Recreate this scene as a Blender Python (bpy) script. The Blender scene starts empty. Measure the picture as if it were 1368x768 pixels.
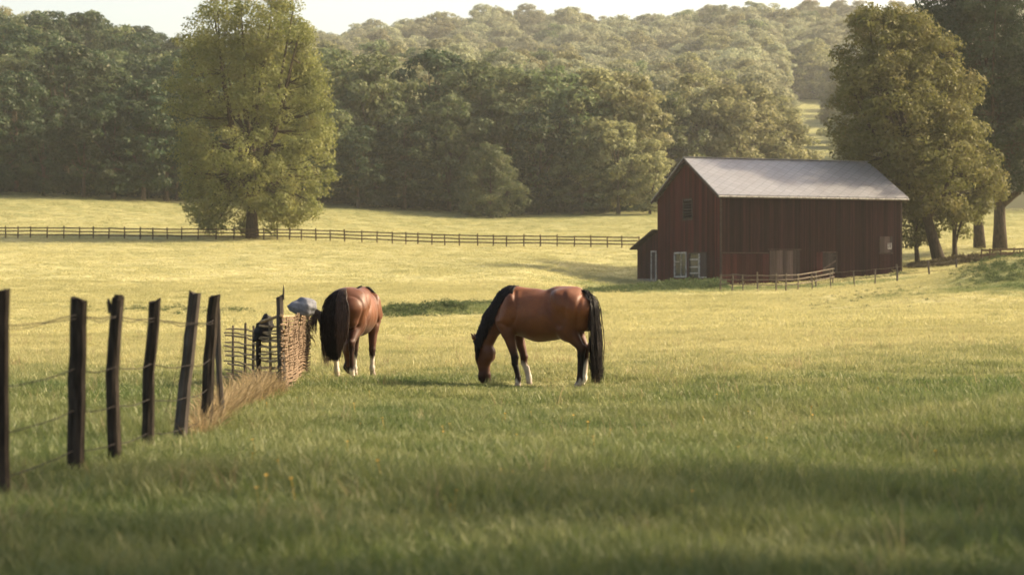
import bpy, math, random
import numpy as np
from mathutils import Vector, Matrix, Euler

random.seed(7)
rng = np.random.default_rng(11)
SC = bpy.context.scene
COL = SC.collection
PI = math.pi

# ------------------------------------------------------------------ camera
F = 2660.0            # focal length in pixels of a 1368 px wide picture
EYE = 1.5
cam_d = bpy.data.cameras.new("camera")
cam = bpy.data.objects.new("camera", cam_d)
COL.objects.link(cam)
cam.location = (0, 0, EYE)
cam.rotation_euler = (math.radians(90), 0, 0)
cam_d.sensor_width = 36.0
cam_d.lens = 36.0 * F / 1368.0
cam_d.clip_start = 0.1
cam_d.clip_end = 12000
cam_d.dof.use_dof = True
cam_d.dof.focus_distance = 44.0
cam_d.dof.aperture_fstop = 2.0
SC.camera = cam

# ------------------------------------------------------------------ light
SUN_ELEV = math.radians(33)
SUN_ROT = math.radians(73)          # from +Y (away from the camera) towards +X (right)
sun_dir = Vector((math.cos(SUN_ELEV) * math.sin(SUN_ROT), math.cos(SUN_ELEV) * math.cos(SUN_ROT), math.sin(SUN_ELEV)))
world = bpy.data.worlds.new("World")
SC.world = world
world.use_nodes = True
wn = world.node_tree.nodes
wl = world.node_tree.links
for n in list(wn):
    wn.remove(n)
sky = wn.new("ShaderNodeTexSky")
sky.sky_type = 'NISHITA'
sky.sun_disc = False
sky.sun_elevation = SUN_ELEV
sky.sun_rotation = SUN_ROT
sky.air_density = 1.0
sky.dust_density = 4.0
sky.ozone_density = 0.6
bg = wn.new("ShaderNodeBackground")
bg.inputs[1].default_value = 0.15
wo = wn.new("ShaderNodeOutputWorld")
tint = wn.new("ShaderNodeMix"); tint.data_type = 'RGBA'; tint.blend_type = 'MULTIPLY'
tint.inputs[0].default_value = 1.0; tint.inputs[7].default_value = (1.0, 0.89, 0.765, 1)   # warm evening air
wl.new(sky.outputs[0], tint.inputs[6]); wl.new(tint.outputs[2], bg.inputs[0])
wl.new(bg.outputs[0], wo.inputs[0])

sun_d = bpy.data.lights.new("sun", 'SUN')
sun_d.energy = 4.5
sun_d.angle = math.radians(2.5)
sun_d.color = (1.0, 0.84, 0.58)
sun = bpy.data.objects.new("sun", sun_d)
COL.objects.link(sun)
sun.rotation_euler = sun_dir.to_track_quat('Z', 'Y').to_euler()

SC.view_settings.view_transform = 'Standard'
SC.view_settings.look = 'None'
SC.view_settings.gamma = 1.0
SC.view_settings.use_curve_mapping = False
SC.view_settings.exposure = 1.25
cy = SC.cycles
cy.use_denoising = True
cy.max_bounces = 5
cy.diffuse_bounces = 2
cy.glossy_bounces = 2
cy.transmission_bounces = 3
cy.volume_bounces = 1
cy.transparent_max_bounces = 8
cy.caustics_reflective = False
cy.caustics_refractive = False
cy.sample_clamp_indirect = 4.0
HAZE_DENSITY = 0.00014

# ------------------------------------------------------------------ helpers
def tag(o, label=None, cat=None, group=None, kind=None):
    if label: o["label"] = label
    if cat: o["category"] = cat
    if group: o["group"] = group
    if kind: o["kind"] = kind
    return o

def link(o, parent=None):
    COL.objects.link(o)
    if parent is not None:
        o.parent = parent
    return o

def empty(name, loc=(0, 0, 0), rz=0.0):
    o = bpy.data.objects.new(name, None)
    o.empty_display_size = 0.3
    COL.objects.link(o)
    o.location = loc
    o.rotation_euler = (0, 0, rz)
    return o

def new_mesh(name, verts, faces, mats=(), smooth=False, uv=None):
    me = bpy.data.meshes.new(name)
    me.from_pydata([tuple(v) for v in verts], [], [tuple(f) for f in faces])
    for m in mats:
        me.materials.append(m)
    if smooth:
        me.polygons.foreach_set("use_smooth", np.ones(len(me.polygons), dtype=bool))
    me.update()
    return me

def np_mesh(name, V, Q, mats=(), smooth=False):
    """fast mesh from numpy arrays; Q is (n,3) or (n,4)."""
    me = bpy.data.meshes.new(name)
    V = np.asarray(V, dtype=np.float32)
    Q = np.asarray(Q, dtype=np.int32)
    k = Q.shape[1]
    me.vertices.add(len(V)); me.vertices.foreach_set("co", V.ravel())
    me.loops.add(Q.size); me.loops.foreach_set("vertex_index", Q.ravel())
    me.polygons.add(len(Q))
    me.polygons.foreach_set("loop_start", np.arange(0, Q.size, k, dtype=np.int32))
    me.polygons.foreach_set("loop_total", np.full(len(Q), k, dtype=np.int32))
    for m in mats:
        me.materials.append(m)
    me.polygons.foreach_set("use_smooth", np.full(len(Q), smooth, dtype=bool))
    me.update(calc_edges=True)
    me.validate()
    return me

def mobj(name, me, parent=None, loc=None):
    o = bpy.data.objects.new(name, me)
    link(o, parent)
    if loc is not None:
        o.location = loc
    return o

class MB:
    """collects boxes, tubes and prisms into one mesh"""
    def __init__(s):
        s.v, s.f = [], []
    def add(s, v, f):
        b = len(s.v)
        s.v.extend([tuple(p) for p in v])
        s.f.extend([tuple(b + i for i in q) for q in f])
    def box(s, x0, x1, y0, y1, z0, z1):
        v = [(x0, y0, z0), (x1, y0, z0), (x1, y1, z0), (x0, y1, z0), (x0, y0, z1), (x1, y0, z1), (x1, y1, z1), (x0, y1, z1)]
        s.add(v, [(0, 3, 2, 1), (4, 5, 6, 7), (0, 1, 5, 4), (1, 2, 6, 5), (2, 3, 7, 6), (3, 0, 4, 7)])
    def hexa(s, p):
        s.add(p, [(0, 3, 2, 1), (4, 5, 6, 7), (0, 1, 5, 4), (1, 2, 6, 5), (2, 3, 7, 6), (3, 0, 4, 7)])
    def beam(s, a, b, w, h, up=(0, 0, 1)):
        a = Vector(a); b = Vector(b); d = (b - a).normalized()
        u = Vector(up)
        side = d.cross(u).normalized() * (w / 2)
        upv = side.cross(d).normalized() * (h / 2)
        p = [a - side - upv, a + side - upv, b + side - upv, b - side - upv,
             a - side + upv, a + side + upv, b + side + upv, b - side + upv]
        s.add(p, [(0, 1, 2, 3), (7, 6, 5, 4), (4, 5, 1, 0), (5, 6, 2, 1), (6, 7, 3, 2), (7, 4, 0, 3)])
    def tube(s, pts, rad, n=6, cap=True):
        pts = [Vector(p) for p in pts]
        m = len(pts)
        if not hasattr(rad, '__len__'):
            rad = [rad] * m
        b = len(s.v)
        ref = Vector((0.31, 0.17, 0.93)).normalized()
        for i in range(m):
            d = (pts[min(i + 1, m - 1)] - pts[max(i - 1, 0)])
            if d.length < 1e-6: d = Vector((0, 0, 1))
            d.normalize()
            u = d.cross(ref)
            if u.length < 0.05: u = d.cross(Vector((1, 0, 0)))
            u.normalize(); w = d.cross(u)
            for k in range(n):
                a = 2 * PI * k / n
                q = pts[i] + (u * math.cos(a) + w * math.sin(a)) * rad[i]
                s.v.append(tuple(q))
        for i in range(m - 1):
            for k in range(n):
                s.f.append((b + i * n + k, b + i * n + (k + 1) % n, b + (i + 1) * n + (k + 1) % n, b + (i + 1) * n + k))
        if cap:
            s.f.append(tuple(b + k for k in range(n))[::-1])
            s.f.append(tuple(b + (m - 1) * n + k for k in range(n)))
    def build(s, name, mat, parent=None, smooth=False, loc=None):
        me = new_mesh(name, s.v, s.f, [mat] if mat else [], smooth)
        return mobj(name, me, parent, loc)

# ------------------------------------------------------------------ materials
class NT:
    def __init__(s, name):
        s.m = bpy.data.materials.new(name)
        s.m.use_nodes = True
        s.n = s.m.node_tree.nodes; s.l = s.m.node_tree.links
        for x in list(s.n): s.n.remove(x)
        s.out = s.n.new("ShaderNodeOutputMaterial")
    def node(s, t, **kw):
        x = s.n.new(t)
        for k, v in kw.items():
            setattr(x, k, v)
        return x
    def set(s, sock, v):
        if hasattr(v, 'is_output') or isinstance(v, bpy.types.NodeSocket):
            s.l.new(v, sock)
        else:
            sock.default_value = v
    def noise(s, scale, detail=3, vec=None, rough=0.55):
        x = s.node("ShaderNodeTexNoise")
        x.inputs["Scale"].default_value = scale; x.inputs["Detail"].default_value = detail
        x.inputs["Roughness"].default_value = rough
        if vec is not None: s.l.new(vec, x.inputs["Vector"])
        return x.outputs["Fac"]
    def mapping(s, vec, scale=(1, 1, 1), rot=(0, 0, 0)):
        x = s.node("ShaderNodeMapping")
        x.inputs["Scale"].default_value = scale; x.inputs["Rotation"].default_value = rot
        s.l.new(vec, x.inputs["Vector"]); return x.outputs[0]
    def ramp(s, fac, stops):
        x = s.node("ShaderNodeValToRGB")
        e = x.color_ramp.elements
        while len(e) < len(stops): e.new(0.5)
        for i, (p, c) in enumerate(stops):
            e[i].position = p
            e[i].color = (c[0], c[1], c[2], 1) if hasattr(c, '__len__') else (c, c, c, 1)
        s.l.new(fac, x.inputs[0]); return x.outputs[0]
    def mix(s, fac, a, b, mode='MIX'):
        x = s.node("ShaderNodeMix", data_type='RGBA', blend_type=mode)
        s.set(x.inputs[0], fac)
        for sock, v in ((x.inputs[6], a), (x.inputs[7], b)):
            if isinstance(v, (tuple, list)): sock.default_value = (*v[:3], 1)
            else: s.l.new(v, sock)
        return x.outputs[2]
    def math(s, op, a, b=0.0, clamp=False):
        x = s.node("ShaderNodeMath", operation=op, use_clamp=clamp)
        s.set(x.inputs[0], a); s.set(x.inputs[1], b); return x.outputs[0]
    def maprange(s, v, a, b, c=0.0, d=1.0):
        x = s.node("ShaderNodeMapRange")
        s.set(x.inputs[0], v)
        for i, q in enumerate((a, b, c, d)): x.inputs[i + 1].default_value = q
        return x.outputs[0]
    def obj(s): return s.node("ShaderNodeTexCoord").outputs["Object"]
    def pos(s): return s.node("ShaderNodeNewGeometry").outputs["Position"]
    def island(s): return s.node("ShaderNodeNewGeometry").outputs["Random Per Island"]
    def orand(s): return s.node("ShaderNodeObjectInfo").outputs["Random"]
    def sep(s, v):
        x = s.node("ShaderNodeSeparateXYZ"); s.l.new(v, x.inputs[0]); return x.outputs
    def bump(s, h, strength=0.3, dist=0.02):
        x = s.node("ShaderNodeBump"); x.inputs["Strength"].default_value = strength
        x.inputs["Distance"].default_value = dist; s.l.new(h, x.inputs["Height"]); return x.outputs[0]
    def pbr(s, col, rough=0.7, metal=0.0, normal=None, spec=0.5, sheen=0.0):
        p = s.node("ShaderNodeBsdfPrincipled")
        if isinstance(col, (tuple, list)): p.inputs["Base Color"].default_value = (*col[:3], 1)
        else: s.l.new(col, p.inputs["Base Color"])
        s.set(p.inputs["Roughness"], rough)
        p.inputs["Metallic"].default_value = metal
        s.set(p.inputs["Specular IOR Level"], spec)
        if sheen: p.inputs["Sheen Weight"].default_value = sheen
        if normal is not None: s.l.new(normal, p.inputs["Normal"])
        s.l.new(p.outputs[0], s.out.inputs[0])
        return s.m
    def leaf(s, col, trans=0.45, tcol=None, gloss=0.015):
        d = s.node("ShaderNodeBsdfDiffuse"); t = s.node("ShaderNodeBsdfTranslucent")
        s.l.new(col, d.inputs[0]); s.l.new(tcol if tcol is not None else col, t.inputs[0])
        m = s.node("ShaderNodeMixShader"); m.inputs[0].default_value = trans
        s.l.new(d.outputs[0], m.inputs[1]); s.l.new(t.outputs[0], m.inputs[2])
        o = m.outputs[0]
        if gloss:
            g = s.node("ShaderNodeBsdfGlossy"); g.inputs["Roughness"].default_value = 0.5
            g.inputs[0].default_value = (1, 0.95, 0.85, 1)
            m2 = s.node("ShaderNodeMixShader"); m2.inputs[0].default_value = gloss
            s.l.new(o, m2.inputs[1]); s.l.new(g.outputs[0], m2.inputs[2]); o = m2.outputs[0]
        s.l.new(o, s.out.inputs[0]); return s.m

def m_leaf(name, c0, c1, c2, trans=0.45, scale=0.35):
    t = NT(name)
    n = t.noise(scale, 3, t.obj())
    c = t.ramp(n, [(0.32, c0), (0.52, c1), (0.70, c2)])
    r = t.island()
    c = t.mix(t.maprange(r, 0, 1, 0.0, 0.6), c, c1)
    hv = t.node("ShaderNodeHueSaturation")
    t.l.new(c, hv.inputs["Color"])
    t.l.new(t.maprange(t.orand(), 0, 1, 0.78, 1.22), hv.inputs["Value"])
    t.l.new(t.maprange(t.orand(), 0, 1, 0.485, 0.512), hv.inputs["Hue"])
    br = t.node("ShaderNodeBrightContrast")
    t.l.new(hv.outputs[0], br.inputs[0])
    t.l.new(t.maprange(r, 0, 1, -0.012, 0.02), br.inputs[1])
    return t.leaf(br.outputs[0], trans)

def m_wood(name, c0, c1, scale=6.0, rough=0.85, bump=0.5):
    t = NT(name)
    v = t.mapping(t.obj(), (1, 1, 0.10))
    n = t.noise(scale * 5, 5, v, 0.65)
    n2 = t.noise(scale * 0.5, 3, t.obj())
    c = t.ramp(n, [(0.30, c0), (0.68, c1)])
    c = t.mix(t.maprange(n2, 0.35, 0.7, 0, 0.6), c, tuple(0.55 * x for x in c0))
    return t.pbr(c, rough, normal=t.bump(n, bump, 0.012), spec=0.10)

def m_bark(name, c0, c1):
    t = NT(name)
    v = t.mapping(t.obj(), (1, 1, 0.22))
    n = t.noise(9, 6, v, 0.7)
    c = t.ramp(n, [(0.32, c0), (0.66, c1)])
    return t.pbr(c, 0.95, normal=t.bump(n, 0.9, 0.06), spec=0.15)

M = {}
M['bark'] = m_bark('bark', (0.022, 0.016, 0.010), (0.085, 0.065, 0.042))
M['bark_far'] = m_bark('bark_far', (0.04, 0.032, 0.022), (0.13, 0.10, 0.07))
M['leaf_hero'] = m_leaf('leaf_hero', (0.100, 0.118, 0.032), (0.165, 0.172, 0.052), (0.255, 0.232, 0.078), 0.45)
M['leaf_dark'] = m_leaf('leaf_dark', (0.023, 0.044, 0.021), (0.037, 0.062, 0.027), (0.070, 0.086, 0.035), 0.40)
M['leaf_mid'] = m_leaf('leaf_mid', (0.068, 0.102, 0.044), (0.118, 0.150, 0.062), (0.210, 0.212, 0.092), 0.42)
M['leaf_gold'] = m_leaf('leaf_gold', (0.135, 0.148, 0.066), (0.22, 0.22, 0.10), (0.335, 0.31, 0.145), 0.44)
M['leaf_far_hazed'] = m_leaf('leaf_far_hazed', (0.19, 0.205, 0.12), (0.27, 0.28, 0.165), (0.37, 0.36, 0.215), 0.44)  # far-hill leaves made paler: distance haze put into the leaf colour
M['post_dark'] = m_wood('post_dark', (0.006, 0.005, 0.004), (0.080, 0.064, 0.051), 5, bump=0.9)
M['post_grey'] = m_wood('post_grey', (0.035, 0.029, 0.024), (0.13, 0.11, 0.095), 5)
M['rail_grey'] = m_wood('rail_grey', (0.07, 0.058, 0.042), (0.22, 0.18, 0.135), 4)
M['rail_brown'] = m_wood('rail_brown', (0.045, 0.030, 0.020), (0.13, 0.085, 0.055), 4)
M['twig'] = m_wood('twig', (0.18, 0.125, 0.07), (0.50, 0.37, 0.23), 12)
M['twig_red'] = m_wood('twig_red', (0.10, 0.068, 0.044), (0.30, 0.215, 0.145), 12)
t = NT('wire'); M['wire'] = t.pbr(t.ramp(t.noise(20, 3, t.obj()), [(0.3, (0.010, 0.008, 0.007)), (0.7, (0.04, 0.034, 0.03))]), 0.8, 0.0, spec=0.1)

# grass: ripe straw or green sward, plus painted shade at the barn foot, by world position
def grass_color(t, blade=True):
    p = t.pos()
    s = t.sep(p)
    wob = t.noise(0.045, 3, p)
    fine = t.noise(0.55, 4, p)
    # straw share along the meadow, away from the camera
    yv = t.math('ADD', s[1], t.math('MULTIPLY', t.math('SUBTRACT', wob, 0.5), 30.0))
    straw = t.ramp(t.maprange(yv, 0, 300), [(0.06, 0.06), (0.10, 0.14), (0.125, 0.55), (0.16, 0.95), (0.34, 0.90), (0.46, 0.92), (0.70, 0.80), (0.98, 0.55)])
    straw = t.math('ADD', straw, t.maprange(fine, 0.3, 0.7, -0.28, 0.28), True)
    if blade:
        straw = t.math('ADD', straw, t.maprange(t.orand(), 0, 1, -0.2, 0.2), True)
        straw = t.math('ADD', straw, t.maprange(t.island(), 0, 1, -0.15, 0.15), True)
    for (bx, by, rx, ry) in ((34, 111, 13, 13), (11, 144, 9, 7), (22, 147, 12, 4), (-3, 92.5, 7, 2.4)):   # lusher grass on the banks; greener barn foot also paints in its shadow
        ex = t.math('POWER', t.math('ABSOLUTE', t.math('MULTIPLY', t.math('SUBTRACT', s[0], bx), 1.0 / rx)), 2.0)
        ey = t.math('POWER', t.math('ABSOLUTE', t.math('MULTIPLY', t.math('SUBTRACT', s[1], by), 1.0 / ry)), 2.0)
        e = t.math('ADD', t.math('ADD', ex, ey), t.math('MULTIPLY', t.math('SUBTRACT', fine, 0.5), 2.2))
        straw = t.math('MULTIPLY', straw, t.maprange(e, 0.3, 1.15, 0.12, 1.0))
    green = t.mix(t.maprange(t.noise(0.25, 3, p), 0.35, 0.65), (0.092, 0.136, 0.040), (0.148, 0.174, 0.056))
    gold = t.mix(t.maprange(t.noise(0.12, 2, p), 0.35, 0.65), (0.39, 0.36, 0.155), (0.48, 0.435, 0.205))
    return t.mix(straw, green, gold)
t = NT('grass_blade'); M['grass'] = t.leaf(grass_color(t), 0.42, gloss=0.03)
t = NT('pasture_ground')
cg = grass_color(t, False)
n = t.noise(3.0, 5, t.mapping(t.pos(), (1, 0.35, 1)))
cg = t.mix(t.maprange(n, 0.35, 0.7, 0.45, 0.0), cg, (0.05, 0.045, 0.02))
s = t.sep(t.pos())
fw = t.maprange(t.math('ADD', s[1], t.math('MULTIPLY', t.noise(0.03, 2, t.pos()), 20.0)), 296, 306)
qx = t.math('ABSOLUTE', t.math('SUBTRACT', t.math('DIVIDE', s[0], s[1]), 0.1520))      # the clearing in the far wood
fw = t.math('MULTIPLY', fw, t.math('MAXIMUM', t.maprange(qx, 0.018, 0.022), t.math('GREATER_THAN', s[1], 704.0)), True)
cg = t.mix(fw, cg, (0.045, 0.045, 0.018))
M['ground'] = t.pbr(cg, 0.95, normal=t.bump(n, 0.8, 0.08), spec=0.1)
t = NT('dry_grass'); c = t.mix(t.island(), (0.15, 0.11, 0.055), (0.42, 0.32, 0.175)); M['drygrass'] = t.leaf(c, 0.4, gloss=0.02)
t = NT('weed_leaf'); c = t.mix(t.island(), (0.045, 0.070, 0.028), (0.095, 0.125, 0.045)); M['weed'] = t.leaf(c, 0.35)
t = NT('flower_petal'); M['flower'] = t.pbr((0.55, 0.33, 0.04), 0.7)
t = NT('brush_twig'); c = t.mix(t.island(), (0.03, 0.024, 0.014), (0.09, 0.075, 0.035)); M['brush'] = t.leaf(c, 0.25)

# ------------------------------------------------------------------ terrain
def Y(D, y): return (D, (384.0 - y) / F * D)
COLS = [
 (-900, [(0, -1.5), (35, -1.5), (60, -1.4), (90, -1.2), (110, -0.5), (150, 1.8), (205, 5.4), (240, 9), (270, 13), (300, 18), (360, 29), (430, 44), (520, 54), (700, 56), (900, 54), (1400, 40)]),
 (0,   [(0, -1.5), (15, -1.5), (35, -1.55), (60, -1.5), Y(90, 424), Y(110, 400), Y(150, 355), Y(205, 319), Y(240, 292), Y(270, 266), (300, 16.8), (360, 27.5), (430, 41), (520, 51), (600, 53), (700, 53), (900, 52), (1400, 40)]),
 (340, [(0, -1.5), (15, -1.5), (35, -1.55), (60, -1.5), Y(90, 423), Y(110, 403), Y(150, 360), Y(209, 320), Y(250, 293), Y(285, 275), (340, 19), (420, 31), (520, 42), (600, 46), (700, 58), (800, 74), (1000, 104), (1200, 95), (1400, 60)]),
 (684, [(0, -1.5), (15, -1.5), (35, -1.53), (65, -1.58), Y(88, 427), Y(96, 409), Y(110, 398), Y(150, 362), Y(205, 330), Y(250, 306), Y(285, 290), Y(330, 264), (420, 28), (520, 42), (600, 42), (700, 52), (800, 77), (900, 100), (1000, 117), (1200, 104), (1400, 60)]),
 (855, [(0, -1.5), (15, -1.5), (35, -1.52), (63, -1.5), Y(88, 426), Y(104, 411), Y(135, 393.5), Y(150, 385), Y(165, 378), Y(176, 369), Y(205, 332), Y(250, 306), Y(285, 289), Y(330, 263), (420, 26), (520, 39), (600, 45), (700, 58), (800, 80), (900, 100), (1000, 115), (1200, 104), (1400, 60)]),
 (1000, [(0, -1.5), (15, -1.5), (35, -1.50), (60, -1.35), Y(100, 415), Y(120, 403), Y(135, 392), Y(150, 383.5), Y(165, 374), Y(200, 336), Y(250, 306), Y(290, 287), (340, 15.5), (420, 24), (500, 35), (600, 48), (700, 66), (850, 95), (1000, 119), (1200, 108), (1400, 60)]),
 (1368, [(0, -1.5), (15, -1.47), (35, -1.40), (60, -1.15), Y(100, 406), Y(120, 388), Y(140, 371), Y(165, 350), Y(200, 322), Y(250, 300), Y(300, 281), (400, 22), (500, 35), (650, 55), (850, 92), (1000, 117), (1200, 108), (1400, 60)]),
 (2200, [(0, -1.5), (15, -1.4), (35, -1.2), (60, -0.7), (100, 0.4), (140, 2), (165, 3.5), (200, 6), (250, 9.5), (300, 13), (400, 24), (500, 37), (650, 57), (850, 94), (1000, 117), (1200, 108), (1400, 60)]),
]
def pchip(xs, ys):
    xs = np.array(xs, float); ys = np.array(ys, float)
    h = np.diff(xs); d = np.diff(ys) / h
    m = np.zeros(len(xs)); m[0] = d[0]; m[-1] = d[-1]
    for i in range(1, len(xs) - 1):
        if d[i - 1] * d[i] > 0:
            w1 = 2 * h[i] + h[i - 1]; w2 = h[i] + 2 * h[i - 1]
            m[i] = (w1 + w2) / (w1 / d[i - 1] + w2 / d[i])
    def f(x):
        x = np.clip(x, xs[0], xs[-1])
        i = np.clip(np.searchsorted(xs, x, side='right') - 1, 0, len(h) - 1)
        tt = (x - xs[i]) / h[i]
        return ((1 + 2 * tt) * (1 - tt) ** 2 * ys[i] + tt * (1 - tt) ** 2 * h[i] * m[i]
                + tt * tt * (3 - 2 * tt) * ys[i + 1] + tt * tt * (tt - 1) * h[i] * m[i + 1])
    return f
CF = [((px - 684) / F, pchip([a for a, b in k], [b for a, b in k])) for px, k in COLS]
CU = np.array([u for u, f in CF])
def ground_z(X, D):
    X = np.asarray(X, float); D = np.asarray(D, float)
    Dc = np.maximum(D, 0.0)
    u = np.clip(X / np.maximum(Dc, 25.0), CU[0], CU[-1] - 1e-6)
    zs = np.stack([f(Dc) for _, f in CF])
    i = np.clip(np.searchsorted(CU, u, side='right') - 1, 0, len(CU) - 2)
    t_ = (u - CU[i]) / (CU[i + 1] - CU[i])
    t_ = t_ * t_ * (3 - 2 * t_)
    zi = np.take_along_axis(zs, i[None], 0)[0] if zs.ndim > 1 else zs[i]
    zj = np.take_along_axis(zs, (i + 1)[None], 0)[0] if zs.ndim > 1 else zs[i + 1]
    z = zi * (1 - t_) + zj * t_
    # tussocks and hummocks
    near = np.clip((Dc - 2) / 8, 0, 1) * np.clip((175 - Dc) / 60, 0.15, 1)
    bump = (np.sin(X * 0.9 + 1.3 * np.sin(D * 0.43)) * np.sin(D * 0.77 + 0.9 * np.sin(X * 0.6)) * 0.045
            + np.sin(X * 0.31 + 0.8) * np.sin(D * 0.21 + np.sin(X * 0.17)) * 0.07
            + np.sin(X * 2.3 + D * 0.7) * np.sin(D * 1.9 - X * 0.8) * 0.02)
    for (hx, hd_, rx, rd, hh) in ((31.5, 124, 6.5, 9, 1.15), (24.5, 110, 5, 6, 0.28), (19, 118, 4, 5, 0.4), (30, 106, 6, 4, 0.35), (36, 112, 6, 6, 0.8), (22, 102, 5, 3, 0.35), (36, 128, 6, 10, 0.9), (-3.2, 93, 3.8, 1.6, 0.35), (38, 122, 11, 8, 0.5)):
        z = z + hh * np.exp(-((X - hx) / rx) ** 2 - ((D - hd_) / rd) ** 2)
    return z + near * bump + EYE
def gz(x, d): return float(ground_z(np.array([x]), np.array([d]))[0])
def X_(px, D): return (px - 684.0) / F * D
def Z_(py, D): return (384.0 - py) / F * D + EYE
def at(px, D, dz=0.0):
    x = X_(px, D); return Vector((x, D, gz(x, D) + dz))

rows = np.concatenate([np.arange(-30, 8, 2.0), np.geomspace(8, 1400, 330)])
cu = np.concatenate([np.linspace(-1.3, -0.36, 26)[:-1], np.linspace(-0.36, 0.36, 190), np.linspace(0.36, 1.3, 26)[1:]])
DD, UU = np.meshgrid(rows, cu, indexing='ij')
XX = UU * np.maximum(DD, 36.0)
ZZ = ground_z(XX.ravel(), DD.ravel()).reshape(XX.shape)
V = np.stack([XX, DD, ZZ], -1).reshape(-1, 3)
nr, nc = XX.shape
idx = np.arange(nr * nc).reshape(nr, nc)
Q = np.stack([idx[:-1, :-1], idx[:-1, 1:], idx[1:, 1:], idx[1:, :-1]], -1).reshape(-1, 4)
ground = mobj('ground', np_mesh('ground', V, Q, [M['ground']], True))
tag(ground, kind='structure')

# ------------------------------------------------------------------ trees
def tube_arrays(paths, n=6):
    mb = MB()
    for pts, rad in paths:
        mb.tube(pts, rad, n, cap=False)
    return mb

def leaf_quads(C, Nrm, size, aspect=0.6):
    n = len(C)
    r = rng.normal(size=(n, 3))
    T = np.cross(Nrm, r); T /= np.linalg.norm(T, axis=1, keepdims=True) + 1e-9
    B = np.cross(Nrm, T)
    s = size[:, None]
    V = np.empty((n, 4, 3))
    V[:, 0] = C - T * s
    V[:, 1] = C - B * s * aspect + Nrm * s * 0.18
    V[:, 2] = C + T * s
    V[:, 3] = C + B * s * aspect + Nrm * s * 0.18
    return V.reshape(-1, 3), np.arange(n * 4).reshape(n, 4)

def crown_clumps(H, z0, prof, n, seed, shell=0.55, lobes=0.2, lean=0.0):
    """clump centres inside an uneven envelope; prof(t)->(left,right) half widths in metres, t 0..1 up the crown"""
    r = np.random.default_rng(seed)
    ph = r.uniform(0, 6.28, 6)
    out = []
    while len(out) < n:
        tt = r.uniform(0, 1)
        wl_, wr_ = prof(tt)
        if r.uniform() > (0.25 + max(wl_, wr_) / prof_max(prof)) / 1.25: continue
        th = r.uniform(0, 2 * PI)
        w = wr_ * max(math.cos(th), 0) ** 2 + wl_ * max(-math.cos(th), 0) ** 2 + 0.5 * (wl_ + wr_) * math.sin(th) ** 2
        w *= 1 + lobes * math.sin(3 * th + ph[0] + 4 * tt) + lobes * 0.7 * math.sin(9 * tt + 2 * th + ph[1]) + lobes * 0.5 * math.sin(17 * tt + 5 * th + ph[2])
        rad = w * (shell + (1 - shell) * math.sqrt(r.uniform()))if r.uniform() < 0.75 else w * math.sqrt(r.uniform())
        out.append((math.cos(th) * rad + lean * (z0 + tt * (H - z0)), math.sin(th) * rad, z0 + tt * (H - z0)))
    return np.array(out)
_pm = {}
def prof_max(p):
    if p not in _pm: _pm[p] = max(max(p(i / 20)) for i in range(21))
    return _pm[p]

def crown_mesh(name, cl, rad, per, leaf, mat, seed, flat=0.6, centre=None):
    r = np.random.default_rng(seed + 5)
    n = len(cl)
    R = rad * r.uniform(0.65, 1.3, n)
    k = np.maximum(6, (per * (R / rad) ** 2).astype(int))
    ci = np.repeat(np.arange(n), k)
    d = r.normal(size=(len(ci), 3)); d[:, 2] += 0.35
    d /= np.linalg.norm(d, axis=1, keepdims=True)
    rr = R[ci] * (0.45 + 0.6 * r.uniform(size=len(ci)) ** 0.7)
    C = cl[ci] + d * rr[:, None] * np.array([1, 1, flat])
    C[:, 2] -= 0.12 * R[ci] * (np.abs(d[:, 0]) + np.abs(d[:, 1]))
    nrm = d * 1.0 + r.normal(size=d.shape) * 0.42; nrm[:, 2] += 0.15
    nrm /= np.linalg.norm(nrm, axis=1, keepdims=True)
    size = leaf * r.uniform(0.6, 1.35, len(ci))
    V, Q = leaf_quads(C, nrm, size)
    return np_mesh(name, V, Q, [mat])

def curve_pts(a, b, sag=0.0, wig=0.1, n=6, r=random):
    a = Vector(a); b = Vector(b); L = (b - a).length
    pts = []
    off = Vector((r.uniform(-1, 1), r.uniform(-1, 1), r.uniform(-0.4, 0.4))) * wig * L
    for i in range(n):
        t_ = i / (n - 1)
        p = a.lerp(b, t_) + off * (4 * t_ * (1 - t_)) * 0.5
        p.z += sag * L * (math.sin(t_ * PI)) * -1
        pts.append(p)
    return pts

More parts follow.
